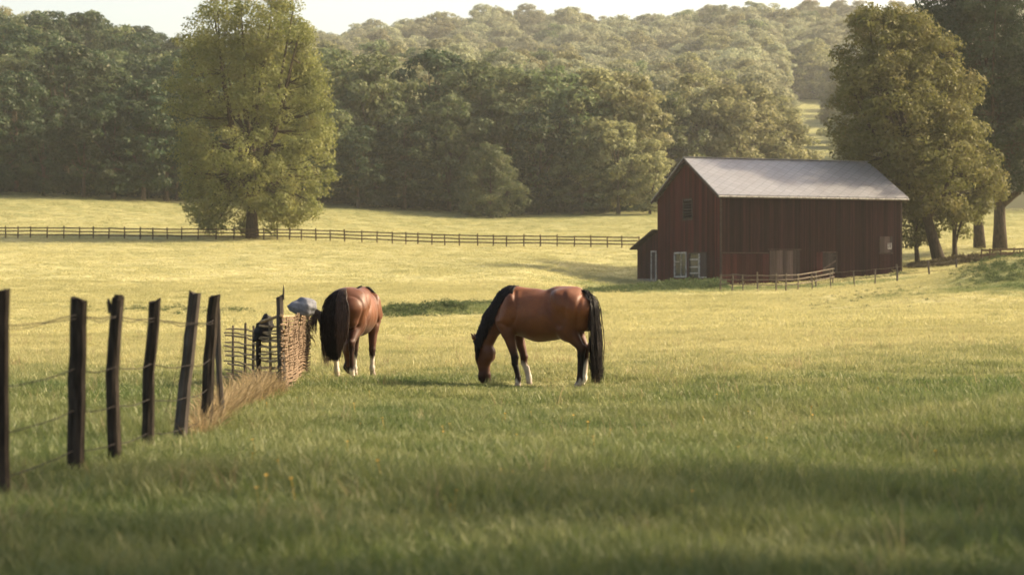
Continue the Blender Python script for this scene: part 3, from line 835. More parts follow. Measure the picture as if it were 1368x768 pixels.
def make_barn():
    D0 = 155.0
    A = math.radians(20)
    x0 = X_(963, D0); base = Z_(379, D0)
    barn = empty('barn', (x0, D0, base), A)
    tag(barn, 'dark red board barn with grey metal roof and a lean-to at its left', 'barn')
    L, W, E = 16.1, 12.0, 7.0           # length, gable width, eave height over the near corner
    RZ = E + 3.05
    zb = -1.2
    # long wall (faces the camera)
    def pl(s, d, z): return (s, -d, z)
    def pxs(px):  # wall coordinate under a picture column
        u = (px - 684) / F
        return (u * D0 - x0) / (math.cos(A) - u * math.sin(A))
    def zpx(px, py):
        s = pxs(px); return Z_(py, D0 + s * math.sin(A)) - base
    mb = MB()
    op_door = (pxs(1028.5), pxs(1067), 0.0 + zpx(1045, 374), zpx(1045, 335.5))
    op_dim = (pxs(1098.5), pxs(1117), zpx(1108, 364), zpx(1108, 337.5))
    op_sh = (pxs(1174.5), pxs(1192), zpx(1183, 337), zpx(1183, 316))
    board_wall(mb, L, zb, lambda s: E - 0.03, [op_door, op_dim, op_sh], pl, 0.2, seed=3)
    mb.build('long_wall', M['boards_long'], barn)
    # back wall and right gable close the volume
    mb = MB(); mb.box(0.05, L - 0.05, W - 0.03, W, zb, E - 0.03); mb.build('back_wall', M['boards_long'], barn)
    def gtop(s): return E + (RZ - E) * (1 - abs(s - W / 2) / (W / 2)) - 0.04
    mb = MB(); board_wall(mb, W, zb, gtop, [], lambda s, d, z: (L + d, s, z), 0.25, seed=5); mb.build('far_gable_wall', M['boards_long'], barn)
    # gable wall towards the left; s runs from the near corner backwards
    def gs(px):
        u = (px - 684) / F   # x0 - s sinA = u (D0 + s cosA)
        return (x0 - u * D0) / (u * math.cos(A) + math.sin(A))
    def gzp(px, py):
        s = gs(px); return Z_(py, D0 + s * math.cos(A)) - base
    def pg(s, d, z): return (-d, s, z)
    up = (gs(925), gs(913.5), gzp(919, 293), gzp(919, 266.5))
    w1 = (gs(917), gs(902), gzp(909, 369), gzp(909, 338.5))
    w2 = (gs(944.5), gs(921.5), gzp(933, 370), gzp(933, 338.5))
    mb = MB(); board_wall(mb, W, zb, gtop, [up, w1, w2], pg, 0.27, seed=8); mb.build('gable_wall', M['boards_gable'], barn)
    mb = MB()
    for (sx, sy) in ((0.0, 0.0), (L, 0.0)):
        mb.box(sx - 0.05 if sx == 0 else sx - 0.08, sx + 0.08 if sx == 0 else sx + 0.05, sy - 0.05, sy + 0.08, zb, E - 0.06)
    mb.build('corner_board', M['trim_dark'], barn)
    # roof: two slopes with thickness, overhangs and a ridge cap
    ov, og, th = 0.45, 0.42, 0.09
    sl = (RZ - E) / (W / 2)
    def slope(y_out, y_in, sgn):
        m2 = MB()
        zo, zi = E - sl * ov + 0.06, RZ + 0.06
        P = [(-og, y_out, zo), (L + og, y_out, zo), (L + og, y_in, zi), (-og, y_in, zi),
             (-og, y_out, zo + th), (L + og, y_out, zo + th), (L + og, y_in, zi + th), (-og, y_in, zi + th)]
        if sgn < 0: P = [P[1], P[0], P[3], P[2], P[5], P[4], P[7], P[6]]
        m2.hexa(P)
        return m2.build('roof', M['roof'], barn)
    rf = slope(-ov, W / 2, 1); slope(W + ov, W / 2, -1)
    mb = MB(); mb.beam((-og - 0.02, W / 2, RZ + 0.17), (L + og + 0.02, W / 2, RZ + 0.17), 0.34, 0.05); mb.build('ridge_cap', M['roof'], rf)
    mb = MB()
    zo = E - sl * ov
    for xx in (-og + 0.02, L + og - 0.02):
        for yo in (-ov + 0.03, W + ov - 0.03):
            mb.beam((xx, yo, zo - 0.05), (xx, W / 2, RZ - 0.05), 0.04, 0.20)
    mb.build('verge_board', M['trim_dark'], barn)
    mb = MB(); mb.box(-og + 0.05, L + og - 0.05, -ov + 0.03, -ov + 0.07, zo - 0.14, zo + 0.03); mb.build('fascia', M['trim_dark'], barn)
    mb = MB(); mb.tube([(-og, -ov - 0.05, zo + 0.0), (L + og, -ov - 0.05, zo + 0.0)], 0.055, 8); mb.build('gutter', M['trim'], barn)
    mb = MB(); mb.beam((-0.6, W / 2, RZ - 0.35), (0.25, W / 2, RZ - 0.35), 0.14, 0.18); mb.build('hoist_beam', M['trim_dark'], barn)
    # fittings on the gable
    def gwin(op, name, kind, frame=0.10, fm='trim'):
        s0, s1, z0, z1 = op
        m2 = MB()
        for (a, b, c, d) in ((s0 - frame, s0 + 0.02, z0 - frame, z1 + frame), (s1 - 0.02, s1 + frame, z0 - frame, z1 + frame),
                             (s0 + 0.02, s1 - 0.02, z1 - 0.02, z1 + frame), (s0 + 0.02, s1 - 0.02, z0 - frame, z0 + 0.02)):
            m2.box(-0.075, 0.02, a, b, c, d)
        fr = m2.build(name, M[fm], barn)
        return fr
    def gpane(op, parent, inset=0.02):
        s0, s1, z0, z1 = op
        m2 = MB(); m2.box(0.004, 0.014, s0 + 0.021, s1 - 0.021, z0 + 0.021, z1 - 0.021)
        return m2.build('pane', M['glass'], parent)
    f = gwin(up, 'upper_window', 0, 0.09, 'trim_dark')
    m2 = MB(); n_ = 7
    for k in range(n_):
        z = up[2] + (up[3] - up[2]) * (k + 0.5) / n_
        m2.beam((-0.02, up[0] + 0.022, z), (-0.02, up[1] - 0.022, z), 0.05, 0.10)
    m2.build('louvre', M['boards_dim'], f)
    f = gwin(w1, 'window', 0, 0.10, 'trim')
    gpane(w1, f)
    m2 = MB(); s0, s1, z0, z1 = w1; mid = 0.42 * s0 + 0.58 * s1
    m2.box(-0.03, 0.003, s0 + 0.45 * (s1 - s0), s0 + 0.45 * (s1 - s0) + 0.07, z0 + 0.03, z1 - 0.03)
    m2.box(-0.025, 0.003, s0 + 0.6 * (s1 - s0), s1 - 0.03, z0 + 0.62 * (z1 - z0), z0 + 0.62 * (z1 - z0) + 0.06)
    m2.build('sash', M['trim'], f)
    m2 = MB(); m2.box(0.05, 0.07, s0 + 0.5 * (s1 - s0), s1 - 0.2, z0 + 0.63 * (z1 - z0), z0 + 0.78 * (z1 - z0)); m2.build('curtain', M['trim'], f)
    f = gwin(w2, 'double_window', 0, 0.09, 'trim_dark')
    gpane(w2, f)
    s0, s1, z0, z1 = w2
    m2 = MB()
    m2.box(-0.05, 0.003, s0 + 0.40 * (s1 - s0), s0 + 0.40 * (s1 - s0) + 0.22, z0, z1 - 0.02)
    for q in (0.14, 0.40, 0.72):
        m2.box(-0.025, 0.003, s0 + 0.52 * (s1 - s0), s1 - 0.03, z0 + q * (z1 - z0), z0 + q * (z1 - z0) + 0.10)
    m2.build('glazing_bar', M['trim'], f)
    m2 = MB(); m2.box(-0.03, 0.003, s0 + 0.025, s0 + 0.38 * (s1 - s0), z0 + 0.025, z1 - 0.025); m2.build('shutter', M['boards_grey'], f)
    m2 = MB(); m2.box(-0.12, -0.076, s0 - 0.05, s0 + 0.42 * (s1 - s0), z0 - 0.09, z0 + 0.01); m2.build('sill', M['trim'], f)
    # the long wall's doors and hatches
    def plank(op, name, mat, out=0.05, npl=8, rails=True, seed=1):
        s0, s1, z0, z1 = op; r = random.Random(seed)
        root = MB(); w = (s1 - s0 + 0.12) / npl
        for k in range(npl):
            a = s0 - 0.06 + k * w; o_ = r.uniform(0, 0.012)
            root.box(a + 0.005, a + w - 0.005, -out - 0.03 - o_, -out, z0 - 0.02, z1 + 0.05 + r.uniform(-0.02, 0.02))
        d = root.build(name, M[mat], barn)
        if rails:
            m3 = MB()
            m3.box(s0 - 0.2, s1 + 0.2, -out - 0.05, -out - 0.046 + 0.002, z1 + 0.09, z1 + 0.17)
            m3.box(s0 - 0.1, s0 - 0.01 - 0.05, -out - 0.09, -out - 0.045, z0, z1 + 0.05)
            m3.build('track', M['trim_dark'], d)
        return d
    plank(op_door, 'barn_door', 'boards_grey', 0.035, 9, True, 4)
    pn = (pxs(965), pxs(1026), zpx(990, 380) - 0.3, zpx(990, 340))
    plank(pn, 'board_panel', 'boards_panel', 0.035, 22, True, 6)
    ds = plank((pxs(1091), pxs(1098.5) - 0.06, zpx(1094, 366), zpx(1094, 337.5)), 'side_panel', 'boards_panel', 0.035, 3, False, 7)
    h = plank((op_dim[0] + 0.07, op_dim[1] - 0.07, op_dim[2], op_dim[3] - 0.06), 'stable_door', 'boards_dim', -0.01, 5, False, 9)
    m3 = MB(); s0, s1, z0, z1 = op_dim
    for (a, b, c, d) in ((s0 - 0.06, s0, z0, z1 + 0.07), (s1, s1 + 0.09, z0, z1 + 0.07), (s0, s1, z1, z1 + 0.07)):
        m3.box(a, b, -0.06, 0.0, c, d)
    m3.beam((s0 + 0.05, -0.035 - 0.03, z0 + 0.25), (s1 - 0.05, -0.035 - 0.03, z0 + 0.95), 0.03, 0.12)
    m3.beam((s0 + 0.05, -0.035 - 0.03, z1 - 0.55), (s1 - 0.05, -0.035 - 0.03, z1 - 0.2), 0.03, 0.10)
    m3.build('door_frame', M['boards_grey'], h)
    sh = plank((op_sh[0] + 0.06, op_sh[1] - 0.06, op_sh[2], op_sh[3] - 0.05), 'shutter', 'boards_grey', 0.035, 5, False, 11)
    m3 = MB(); s0, s1, z0, z1 = op_sh
    m3.box(s0 + 0.62 * (s1 - s0), s1 - 0.12, -0.085, -0.082 + 0.0, z0 + 0.25, z0 + 0.32)
    for q in (0.62, 0.74, 0.86):
        m3.box(s0 + q * (s1 - s0), s0 + q * (s1 - s0) + 0.05, -0.10, -0.082, z0 + 0.33, z0 + 0.75)
    m3.build('hatch_bar', M['trim'], sh)
    m3 = MB(); m3.box(s0 - 0.04, s1 + 0.04, -0.10, -0.02, z0 - 0.13, z0 - 0.03); m3.build('sill', M['trim_dark'], sh)
    plank((op_sh[0] + 0.05, op_sh[1] - 0.05, zpx(1183, 366), op_sh[2] - 0.22), 'low_hatch', 'boards_long', 0.035, 5, False, 12)
    # lean-to behind the gable, its end wall in line with the gable
    W2 = 4.2
    zhi, zlo = gzp(880, 309), 3.05
    def ltop(s): return zhi - (zhi - zlo) * s / W2 - 0.03
    ds0, ds1 = gs(881.5) - W, gs(871) - W
    dop = (max(ds0, 0.25), ds1, gzp(876, 372) - 0.6, gzp(876, 336.5))
    mb = MB(); board_wall(mb, W2, zb, ltop, [dop], lambda s, d, z: (-d + 0.004, W + 0.02 + s, z), 0.26, seed=21)
    lw = mb.build('lean_to_wall', M['boards_panel'], barn)
    mb = MB(); mb.box(0.04, L - 0.04, W + W2 - 0.03, W + W2, zb, zlo - 0.1); mb.box(L - 0.05, L - 0.02, W + 0.02, W + W2 - 0.04, zb, zlo - 0.1)
    mb.build('rear_wall', M['boards_panel'], lw)
    mb = MB(); sl2 = (zhi - zlo) / W2
    P = [(-0.5, W + W2 + 0.5, zlo - 0.5 * sl2 + 0.03), (-0.5, W + 0.01, zhi + 0.03), (L, W + 0.01, zhi + 0.03), (L, W + W2 + 0.5, zlo - 0.5 * sl2 + 0.03)]
    mb.hexa(P + [(a, b, c + 0.13) for a, b, c in P]); mb.build('lean_to_roof', M['trim_dark'], barn)
    s0, s1, z0, z1 = dop
    mb = MB(); mb.box(-0.01, 0.02, W + 0.02 + s0 + 0.02, W + 0.02 + s1 - 0.02, z0, z1 - 0.02); dd = mb.build('lean_to_door', M['boards_grey'], barn)
    mb = MB()
    for (a, b, c, d) in ((s0 - 0.10, s0 + 0.015, z0, z1 + 0.10), (s1 - 0.015, s1 + 0.10, z0, z1 + 0.10), (s0 + 0.016, s1 - 0.016, z1 - 0.015, z1 + 0.10)):
        mb.box(-0.07, 0.0, W + 0.02 + a, W + 0.02 + b, c, d)
    mb.build('door_frame', M['trim'], dd)
    mb = MB(); mb.box(-0.06, -0.014, W + 0.1, W + W2 - 0.02, zb, -0.25 + gzp(865, 374) + 0.35); 
    mb.build('foundation', M['stone'], lw)
make_barn()

# ------------------------------------------------------------------ fences
def rough_post(h, w, seed, top_slant=0.0, sides=8, taper=0.9, flat=0.75):
    """rough hewn post, origin at its foot, going 0.3 m into the ground"""
    r = random.Random(seed)
    V, Fc = [], []
    n = 9
    an = [2 * PI * k / sides + r.uniform(-0.2, 0.2) for k in range(sides)]
    rr = [r.uniform(0.85, 1.12) for _ in range(sides)]
    bx, by = 0, 0
    for i in range(n):
        s = i / (n - 1); z = -0.3 + (h + 0.3) * s
        bx += r.uniform(-1, 1) * 0.035 * w * 3; by += r.uniform(-1, 1) * 0.03 * w
        for k in range(sides):
            q = w / 2 * rr[k] * (1 - (1 - taper) * s) * r.uniform(0.95, 1.05)
            zz = z + (top_slant * math.cos(an[k]) * w if i == n - 1 else 0) + (r.uniform(-0.02, 0.02) if i == n - 1 else 0)
            V.append((math.cos(an[k]) * q + bx, math.sin(an[k]) * q * flat + by, zz))
    for i in range(n - 1):
        for k in range(sides):
            Fc.append((i * sides + k, i * sides + (k + 1) % sides, (i + 1) * sides + (k + 1) % sides, (i + 1) * sides + k))
    V.append((bx, by, h + 0.005)); c = len(V) - 1
    for k in range(sides):
        Fc.append(((n - 1) * sides + k, (n - 1) * sides + (k + 1) % sides, c))
    return V, Fc

def wire_fence():
    root = empty('wire_fence', at(101, 15.7))
    tag(root, 'old dark post and wire fence running along the left foreground', 'fence')
    o0 = root.location.copy()
    specs = [ # foot px, top px, top row, width px, depth, material, label
        (-4, -2, 388, 22, 14.0, 'post_dark', 'black post cut by the left picture edge'),
        (98, 103, 400, 24, 15.7, 'post_dark', 'straight black post, the widest of the row'),
        (154, 157, 399, 21, 16.5, 'post_dark', 'black post with a chipped stub on its top'),
        (196, 208, 402, 19, 18.0, 'post_dark', 'black post leaning slightly right'),
        (243, 270, 393, 20, 19.3, 'post_grey', 'weathered grey post leaning strongly right'),
        (272, 289, 395, 18, 20.6, 'post_dark', 'dark post close behind the leaning grey one'),
        (298, 290, 398, 9, 21.6, 'post_grey', 'thin grey stake leaning left beside the woven fence'),
    ]
    tops = []
    for i, (pf, pt, ty, wpx, D, mat, lab) in enumerate(specs):
        ft = at(pf, D); top = Vector((X_(pt, D), D, Z_(ty, D)))
        h = (top - ft).length; w = wpx / F * D
        V, Fc = rough_post(h, w, 40 + i, (0.08, -0.06, 0.04, 0.12, -0.05, 0.08, 0.1)[i])
        if i == 2:
            b = len(V)
            mbx = MB(); mbx.v = list(V); mbx.f = list(Fc)
            mbx.tube([(-w * 0.42, 0, h - 0.12), (-w * 0.55, 0, h - 0.03), (-w * 0.58, 0, h + 0.0)], [0.02, 0.018, 0.006], 5)
            mbx.tube([(w * 0.05, 0, h - 0.05), (w * 0.08, 0, h + 0.035)], [w * 0.36, w * 0.30], 7)
            V, Fc = mbx.v, mbx.f
        me = new_mesh('post', V, Fc, [M[mat]])
        p = mobj('post', me, root, ft - o0)
        p.rotation_euler = (0, math.atan2(top.x - ft.x, top.z - ft.z), 0)
        p["label"] = lab
        tops.append((ft, top, h, w))
    for hgt, sag in ((1.28, 0.02), (0.85, 0.03), (0.52, 0.025), (0.20, 0.02)):
        mb = MB(); pts = []
        for i in range(6):
            ft, top, h, w = tops[i]
            d = (top - ft) / h
            q = ft + d * min(hgt * (1 - 0.012 * i), h - 0.06) + Vector((0, -w * 0.42, 0))
            if pts:
                a = pts[-1]
                for s in (0.2, 0.4, 0.6, 0.8):
                    m_ = a.lerp(q, s); m_.z -= sag * 4 * s * (1 - s) + random.uniform(-0.006, 0.006); pts.append(m_)
            pts.append(q)
        pts.insert(0, pts[0] + (pts[0] - pts[5]).normalized() * 3.5)
        mb.tube([p - o0 for p in pts], 0.0045, 5)
        if hgt > 1.0:
            mb.tube([p - o0 + Vector((0, 0, -0.02 + 0.012 * math.sin(i * 1.9))) for i, p in enumerate(pts)], 0.0035, 5)
        mb.build('wire', M['wire'], root)
    mb = MB()
    a, b = tops[4][1] - Vector((0.10, 0.1, 0.03)), tops[4][0] + Vector((-0.14, -0.1, 0.35))
    mb.tube([a - o0, a.lerp(b, 0.5) - o0 + Vector((0.03, 0, 0)), b - o0], 0.003, 4)
    mb.build('loose_wire', M['wire'], root)
wire_fence()

def woven_fence():
    C = at(377, 28.3); A = at(311, 31.2); B = at(412, 34.6)
    root = empty('woven_fence', C)
    tag(root, 'wattle fence corner of woven twigs and stakes behind the wire fence', 'fence')
    o = C.copy(); r = random.Random(5)
    def stake(p, h, rad, mat, name='stake', lean=0.0):
        mb = MB(); q = p - o
        mb.tube([q + Vector((0, 0, -0.2)), q + Vector((lean * 0.5, 0, h * 0.5)), q + Vector((lean, 0, h))], [rad, rad * r.uniform(0.85, 1.05), rad * 0.8], 7)
        return mb.build(name, M[mat], root)
    def on(a, b, s):
        p = a.lerp(b, s); p.z = gz(p.x, p.y); return p
    def sx(a, b, px):   # share of the way where the picture column lies
        u = (px - 684) / F
        return (u * a.y - a.x) / ((b.x - a.x) - u * (b.y - a.y))
    sA = [sx(A, C, p) for p in (311, 327, 338, 362)]
    hA = [0.93, 0.97, 0.95, 0.98]
    for s, h in zip(sA, hA): stake(on(A, C, s), h, 0.022, 'rail_grey', 'stake', r.uniform(-.02, .02))
    p1 = on(A, C, sx(A, C, 348)); p2 = C.copy()
    V, Fc = rough_post(1.0, 0.095, 71, 0.1); mobj('post', new_mesh('post', V, Fc, [M['post_dark']]), root, p1 - o)
    V, Fc = rough_post(Z_(396, 28.3) - C.z, 0.115, 72, 0.2, flat=0.9)
    g = mobj('post', new_mesh('post', V, Fc, [M['post_grey']]), root, p2 - o + Vector((-0.02, 0.05, 0)))
    g["label"] = 'taller grey post with a thin spike on its top'
    mb = MB(); tz = Z_(396, 28.3) - C.z
    mb.tube([(0.01, 0.05, tz - 0.05), (0.015, 0.05, tz + 0.09), (0.012, 0.05, tz + 0.17)], [0.016, 0.012, 0.002], 6); mb.build('spike', M['post_grey'], root)
    # open weave, left leg
    def weave(a, b, s0, s1, nrow, h0, h1, rad, mat, name, drop=0.0, jit=0.012, amp=0.03, nst=14):
        mb = MB(); L = (b - a).length; nrm = Vector((-(b - a).y, (b - a).x, 0)).normalized()
        for k in range(nrow):
            h = h0 + (h1 - h0) * k / (nrow - 1) + r.uniform(-jit, jit)
            pts = []
            e0 = s0 - r.uniform(0.0, 0.05); e1 = s1 + r.uniform(0, 0.04)
            sl = r.uniform(-0.03, 0.03); ph = r.uniform(0, 0.6)
            for i in range(nst):
                s = e0 + (e1 - e0) * i / (nst - 1)
                p = on(a, b, min(max(s, -0.2), 1.2)) + nrm * (amp * math.sin(s * 17 + PI * (k % 2) + ph))
                p.z += h + sl * (i / nst - 0.5) + drop * math.sin(PI * i / (nst - 1)) + r.uniform(-jit, jit) * 0.6
                pts.append(p - o)
            mb.tube(pts, [rad * r.uniform(0.75, 1.2) for _ in pts], 5)
        return mb.build(name, M[mat], root)
    weave(A, C, -0.14, 1.0, 12, 0.10, 0.90, 0.0135, 'twig', 'open_weave', -0.03, 0.014)
    weave(A, C, 0.50, 1.0, 9, 0.18, 0.98, 0.0150, 'twig', 'open_weave', -0.02, 0.016)
    # dense weave, right leg
    w = weave(C, B, 0.0, 1.02, 58, 0.0, 1.08, 0.0115, 'twig_red', 'dense_weave', 0.0, 0.012, 0.022, 16)
    mb = MB()                                    # upright and slanting withies through the dense panel
    nrm = Vector((-(B - C).y, (B - C).x, 0)).normalized()
    for k in range(170):
        s = r.uniform(0.01, 0.99); p = on(C, B, s) - nrm * r.uniform(0.02, 0.05)
        if p.y > on(C, B, s).y: p = on(C, B, s) + nrm * 0.035
        z0 = r.uniform(0, 0.5); z1 = min(1.1, z0 + r.uniform(0.3, 0.8)); sl = r.uniform(-0.05, 0.14)
        q = on(C, B, min(max(s + sl, 0), 1)) - nrm * 0.03
        mb.tube([p - o + Vector((0, 0, z0)), (p + q) / 2 - o + Vector((0, 0, (z0 + z1) / 2)), q - o + Vector((0, 0, z1))], [0.009, 0.008, 0.005], 4)
    mb.build('withy', M['twig_red'], w)
    for px, mt in ((385, 'rail_brown'), (403, 'post_dark'), (409, 'post_dark')):
        stake(on(C, B, sx(C, B, px)) + Vector((-0.02, -0.06, 0)), 1.10, 0.017, mt)
    mb = MB(); mb.tube([C - o + Vector((0, -0.02, 1.10)), B - o + Vector((0, -0.02, 1.08))], 0.020, 6); mb.tube([on(A, C, sx(A, C, 348)) - o + Vector((0, -0.03, 1.02)), C - o + Vector((0, -0.05, 1.12))], 0.022, 6)
    mb.build('top_rail', M['twig'], root)
    mb = MB()                                    # loose twig ends
    for k in range(26):
        p = B - o + Vector((r.uniform(-0.05, 0.02), 0, r.uniform(0.7, 1.08)))
        e = p + Vector((r.uniform(0.03, 0.14), r.uniform(-.05, .05), r.uniform(-0.22, -0.02)))
        mb.tube([p, (p + e) / 2 + Vector((0.02, 0, 0.03)), e], [0.008, 0.006, 0.002], 4)
    mb.build('twig_end', M['twig_red'], w)
    return A, B, C
FA, FB, FC_ = woven_fence()

# lump meshes: a pale sack on the woven fence, a black rag over its post
def lump(name, mat, loc, size, seed, shape, label, cat, rough=0.08):
    import bmesh
    bm = bmesh.new(); bmesh.ops.create_icosphere(bm, subdivisions=4, radius=1.0)
    r = random.Random(seed); ph = [r.uniform(0, 6.28) for _ in range(9)]
    for v in bm.verts:
        x, y, z = v.co
        n = rough * (math.sin(3.1 * x + ph[0]) * math.sin(2.7 * z + ph[1]) + 0.6 * math.sin(6 * x + 4 * y + ph[2]) + 0.4 * math.sin(11 * z + 5 * x + ph[3]) + 0.3 * math.sin(19 * x + 13 * y + ph[4]))
        p = shape(x * (1 + n), y * (1 + n), z * (1 + n))
        v.co = (p[0] * size[0], p[1] * size[1], p[2] * size[2])
    me = bpy.data.meshes.new(name); bm.to_mesh(me); bm.free()
    me.materials.append(mat)
    me.polygons.foreach_set("use_smooth", np.ones(len(me.polygons), dtype=bool))
    o = mobj(name, me, None, loc); tag(o, label, cat); return o
t = NT('sack_cloth'); n = t.noise(9, 5, t.obj()); M['sack'] = t.pbr(t.ramp(n, [(0.3, (0.10, 0.105, 0.125)), (0.7, (0.23, 0.235, 0.26))]), 0.95, normal=t.bump(n, 0.7, 0.03), spec=0.1)
t = NT('black_rag'); n = t.noise(7, 4, t.obj()); M['rag'] = t.pbr(t.ramp(n, [(0.3, (0.006, 0.006, 0.006)), (0.7, (0.022, 0.020, 0.02))]), 0.8, normal=t.bump(n, 0.6, 0.03), spec=0.3)
sp = FC_.lerp(FB, 0.60)
lump('sack', M['sack'], (X_(404, sp.y), sp.y - 0.03, gz(sp.x, sp.y) + 1.165), (0.22, 0.17, 0.21), 3,
     lambda x, y, z: (x, y, max(z, -0.75) * (0.55 + 0.28 * (x + 1) * 0.5 * 1.6 - 0.10 * max(0, x - 0.5) * 4)), 'pale grey lumpy sack lying on top of the dense woven panel', 'sack')
rp = FA.lerp(FC_, 0.52)
rp = Vector((X_(353, 29.6), 29.55, 0)); rp.z = gz(rp.x, rp.y)
lump('black_rag', M['rag'], (rp.x, rp.y - 0.02, rp.z + 0.93), (0.125, 0.10, 0.19), 9,
     lambda x, y, z: (x * (1.1 - 0.3 * z), y, z + 0.35 * x), 'black crumpled rag draped over a dark post of the woven fence', 'rag', 0.14)

# the long rail fence across the far field
def far_fence():
    path = [(-40, 207), (0, 206), (60, 206), (120, 206.5), (200, 207), (270, 208), (340, 208.5), (430, 208), (520, 207), (600, 206), (684, 206), (780, 206), (870, 206)]
    root = empty('rail_fence', at(0, 206)); o = root.location.copy()
    tag(root, 'long weathered post and rail fence crossing the far golden field', 'fence')
    px = -40; P = []
    r = random.Random(2)
    while px < 868:
        D = np.interp(px, [a for a, b in path], [b for a, b in path]); P.append(at(px, D)); px += 20.0 * r.uniform(0.8, 1.2)
    for i, p in enumerate(P):
        V, Fc = rough_post(1.22 * r.uniform(0.94, 1.08), 0.15, 300 + i, 0.1, 6)
        mobj('post', new_mesh('post', V, Fc, [M['rail_brown']]), root, p - o)
    for h in (0.38, 0.74, 1.08):
        mb = MB()
        for a, b in zip(P, P[1:]):
            j0, j1 = r.uniform(-0.03, 0.03), r.uniform(-0.03, 0.03)
            mb.beam(a - o + Vector((0, -0.09, h + j0)), b - o + Vector((0, -0.09, h + j1)), 0.05, 0.125)
        mb.build('rail', M['rail_brown'], root)
far_fence()

def barn_fences():
    r = random.Random(8)
    root = empty('paddock_fence', at(962, 141)); o = root.location.copy()
    tag(root, 'low grey rail fence in front of the barn doors, running back to the wall', 'fence')
    pts = [at(962, 141), at(978, 140.5), at(993, 140), at(1012, 139.5), at(1037, 139.5), at(1050, 140), at(1066, 141), at(1090, 146), at(1113, 151)]
    for i, p in enumerate(pts):
        V, Fc = rough_post(1.22 * r.uniform(0.92, 1.1), 0.125, 400 + i, 0.2, 6); q = mobj('post', new_mesh('post', V, Fc, [M['rail_grey']]), root, p - o)
        q.rotation_euler = (0, r.uniform(-0.06, 0.06), 0)
    for h in (0.45, 0.78, 1.1):
        mb = MB()
        for a, b in zip(pts, pts[1:]):
            pp = [a.lerp(b, s) - o + Vector((0, -0.07, h + r.uniform(-0.03, 0.03))) for s in (-0.06, 0.5, 1.06)]
            mb.tube(pp, [0.038, 0.04, 0.034], 6)
        mb.build('rail', M['rail_grey'], root)
    root = empty('field_wire_fence', at(1085, 140)); o = root.location.copy()
    tag(root, 'sparse thin post and wire fence right of the paddock rails', 'fence')
    pts = [at(1085, 140), at(1110, 139.5), at(1142, 139), at(1169, 138.5), at(1199, 138), at(1242, 136.5), at(1277, 136.5)]
    for i, p in enumerate(pts):
        h = (1.1, 1.25, 1.1, 1.1, 1.3, 1.35, 1.25)[i]
        V, Fc = rough_post(h, 0.10 if i < 4 else 0.14, 430 + i, 0.1, 6); q = mobj('post', new_mesh('post', V, Fc, [M['rail_grey' if i < 4 else 'post_grey']]), root, p - o)
        q.rotation_euler = (0, (-0.05, -0.06, -0.08, 0.03, -0.03, -0.09, 0.02)[i], 0)
    for h in (0.6, 1.12):
        mb = MB()
        for a, b in zip(pts, pts[1:]):
            mb.tube([a - o + Vector((0, -0.06, h)), a.lerp(b, 0.5) - o + Vector((0, -0.06, h - 0.04)), b - o + Vector((0, -0.06, h))], 0.014, 5)
        mb.build('wire', M['rail_grey'], root)
    root = empty('plank_fence', at(1312, 166)); o = root.location.copy()
    tag(root, 'low brown plank fence at the right edge under the tall trees', 'fence')
    pts = [at(1312, 166), at(1322, 166), at(1337, 166), at(1355, 166.5), at(1376, 167), at(1400, 167)]
    for i, p in enumerate(pts):
        V, Fc = rough_post(1.15, 0.15, 450 + i, 0.1, 6); mobj('post', new_mesh('post', V, Fc, [M['rail_brown']]), root, p - o)
    for h in (0.3, 0.65, 1.0):
        mb = MB()
        for a, b in zip(pts, pts[1:]): mb.beam(a - o + Vector((0, -0.1, h + r.uniform(-.02, .02))), b - o + Vector((0, -0.1, h + r.uniform(-.02, .02))), 0.05, 0.16)
        mb.build('rail', M['rail_brown'], root)
barn_fences()

# ------------------------------------------------------------------ weeds, banks, dry grass (uncountable cover)
def leafy(name, n, R, Hh, leaf, mat, seed):
    r = np.random.default_rng(seed)
    d = r.normal(size=(n, 3)); d[:, 2] = np.abs(d[:, 2]); d /= np.linalg.norm(d, axis=1, keepdims=True)
    C = d * (R * (0.3 + 0.7 * r.uniform(size=(n, 1)))) * np.array([1, 1, Hh / R])
    nr_ = d + r.normal(size=d.shape) * 0.7; nr_ /= np.linalg.norm(nr_, axis=1, keepdims=True)
    V, Q = leaf_quads(C, nr_, leaf * r.uniform(0.6, 1.3, n), 0.4)
    return np_mesh(name, V, Q, [M[mat]])
def strip(name, pts, n, width, meshes, s0, s1, label, cat):
    P, S = [], []
    for _ in range(n):
        k = random.uniform(0, len(pts) - 1.001); i = int(k); f = k - i
        (p0, d0, a0), (p1, d1, a1) = pts[i], pts[i + 1]
        D = d0 + (d1 - d0) * f + random.gauss(0, width); px = p0 + (p1 - p0) * f; x = X_(px, D)
        if blocked(np.array([x]), np.array([D]))[0]: continue
        am = (a0 + (a1 - a0) * f); s = random.uniform(s0, s1) * am
        P.append((x, D, gz(x, D) - 0.02)); S.append((s, s, s * random.uniform(0.7, 1.2)))
    n = len(P)
    R = np.stack([rng.normal(0, 0.1, n), rng.normal(0, 0.1, n), rng.uniform(0, 6.28, n)], -1)
    return tag(scatter(name, P, R, S, meshes), label, cat)
WEED = [leafy('weed_clump', 90, 0.5, 0.45, 0.075, 'weed', 60 + k) for k in range(3)]
strip('bank_weeds', [(505, 91, 0.6), (540, 91, 1.0), (600, 93, 1.0), (640, 96, 0.8), (680, 100, 0.5), (760, 112, 0.4)], 420, 1.5, WEED, 0.35, 0.85, 'dark green weeds along the low bank between the two horses', 'weeds')
strip('bank_weeds', [(780, 128, 0.5), (820, 140, 0.6), (860, 148, 0.8), (900, 150, 1.0), (935, 150, 1.1), (966, 149, 0.9)], 700, 2.0, WEED, 0.9, 1.7, 'dark green weeds growing at the foot of the barn gable', 'weeds')
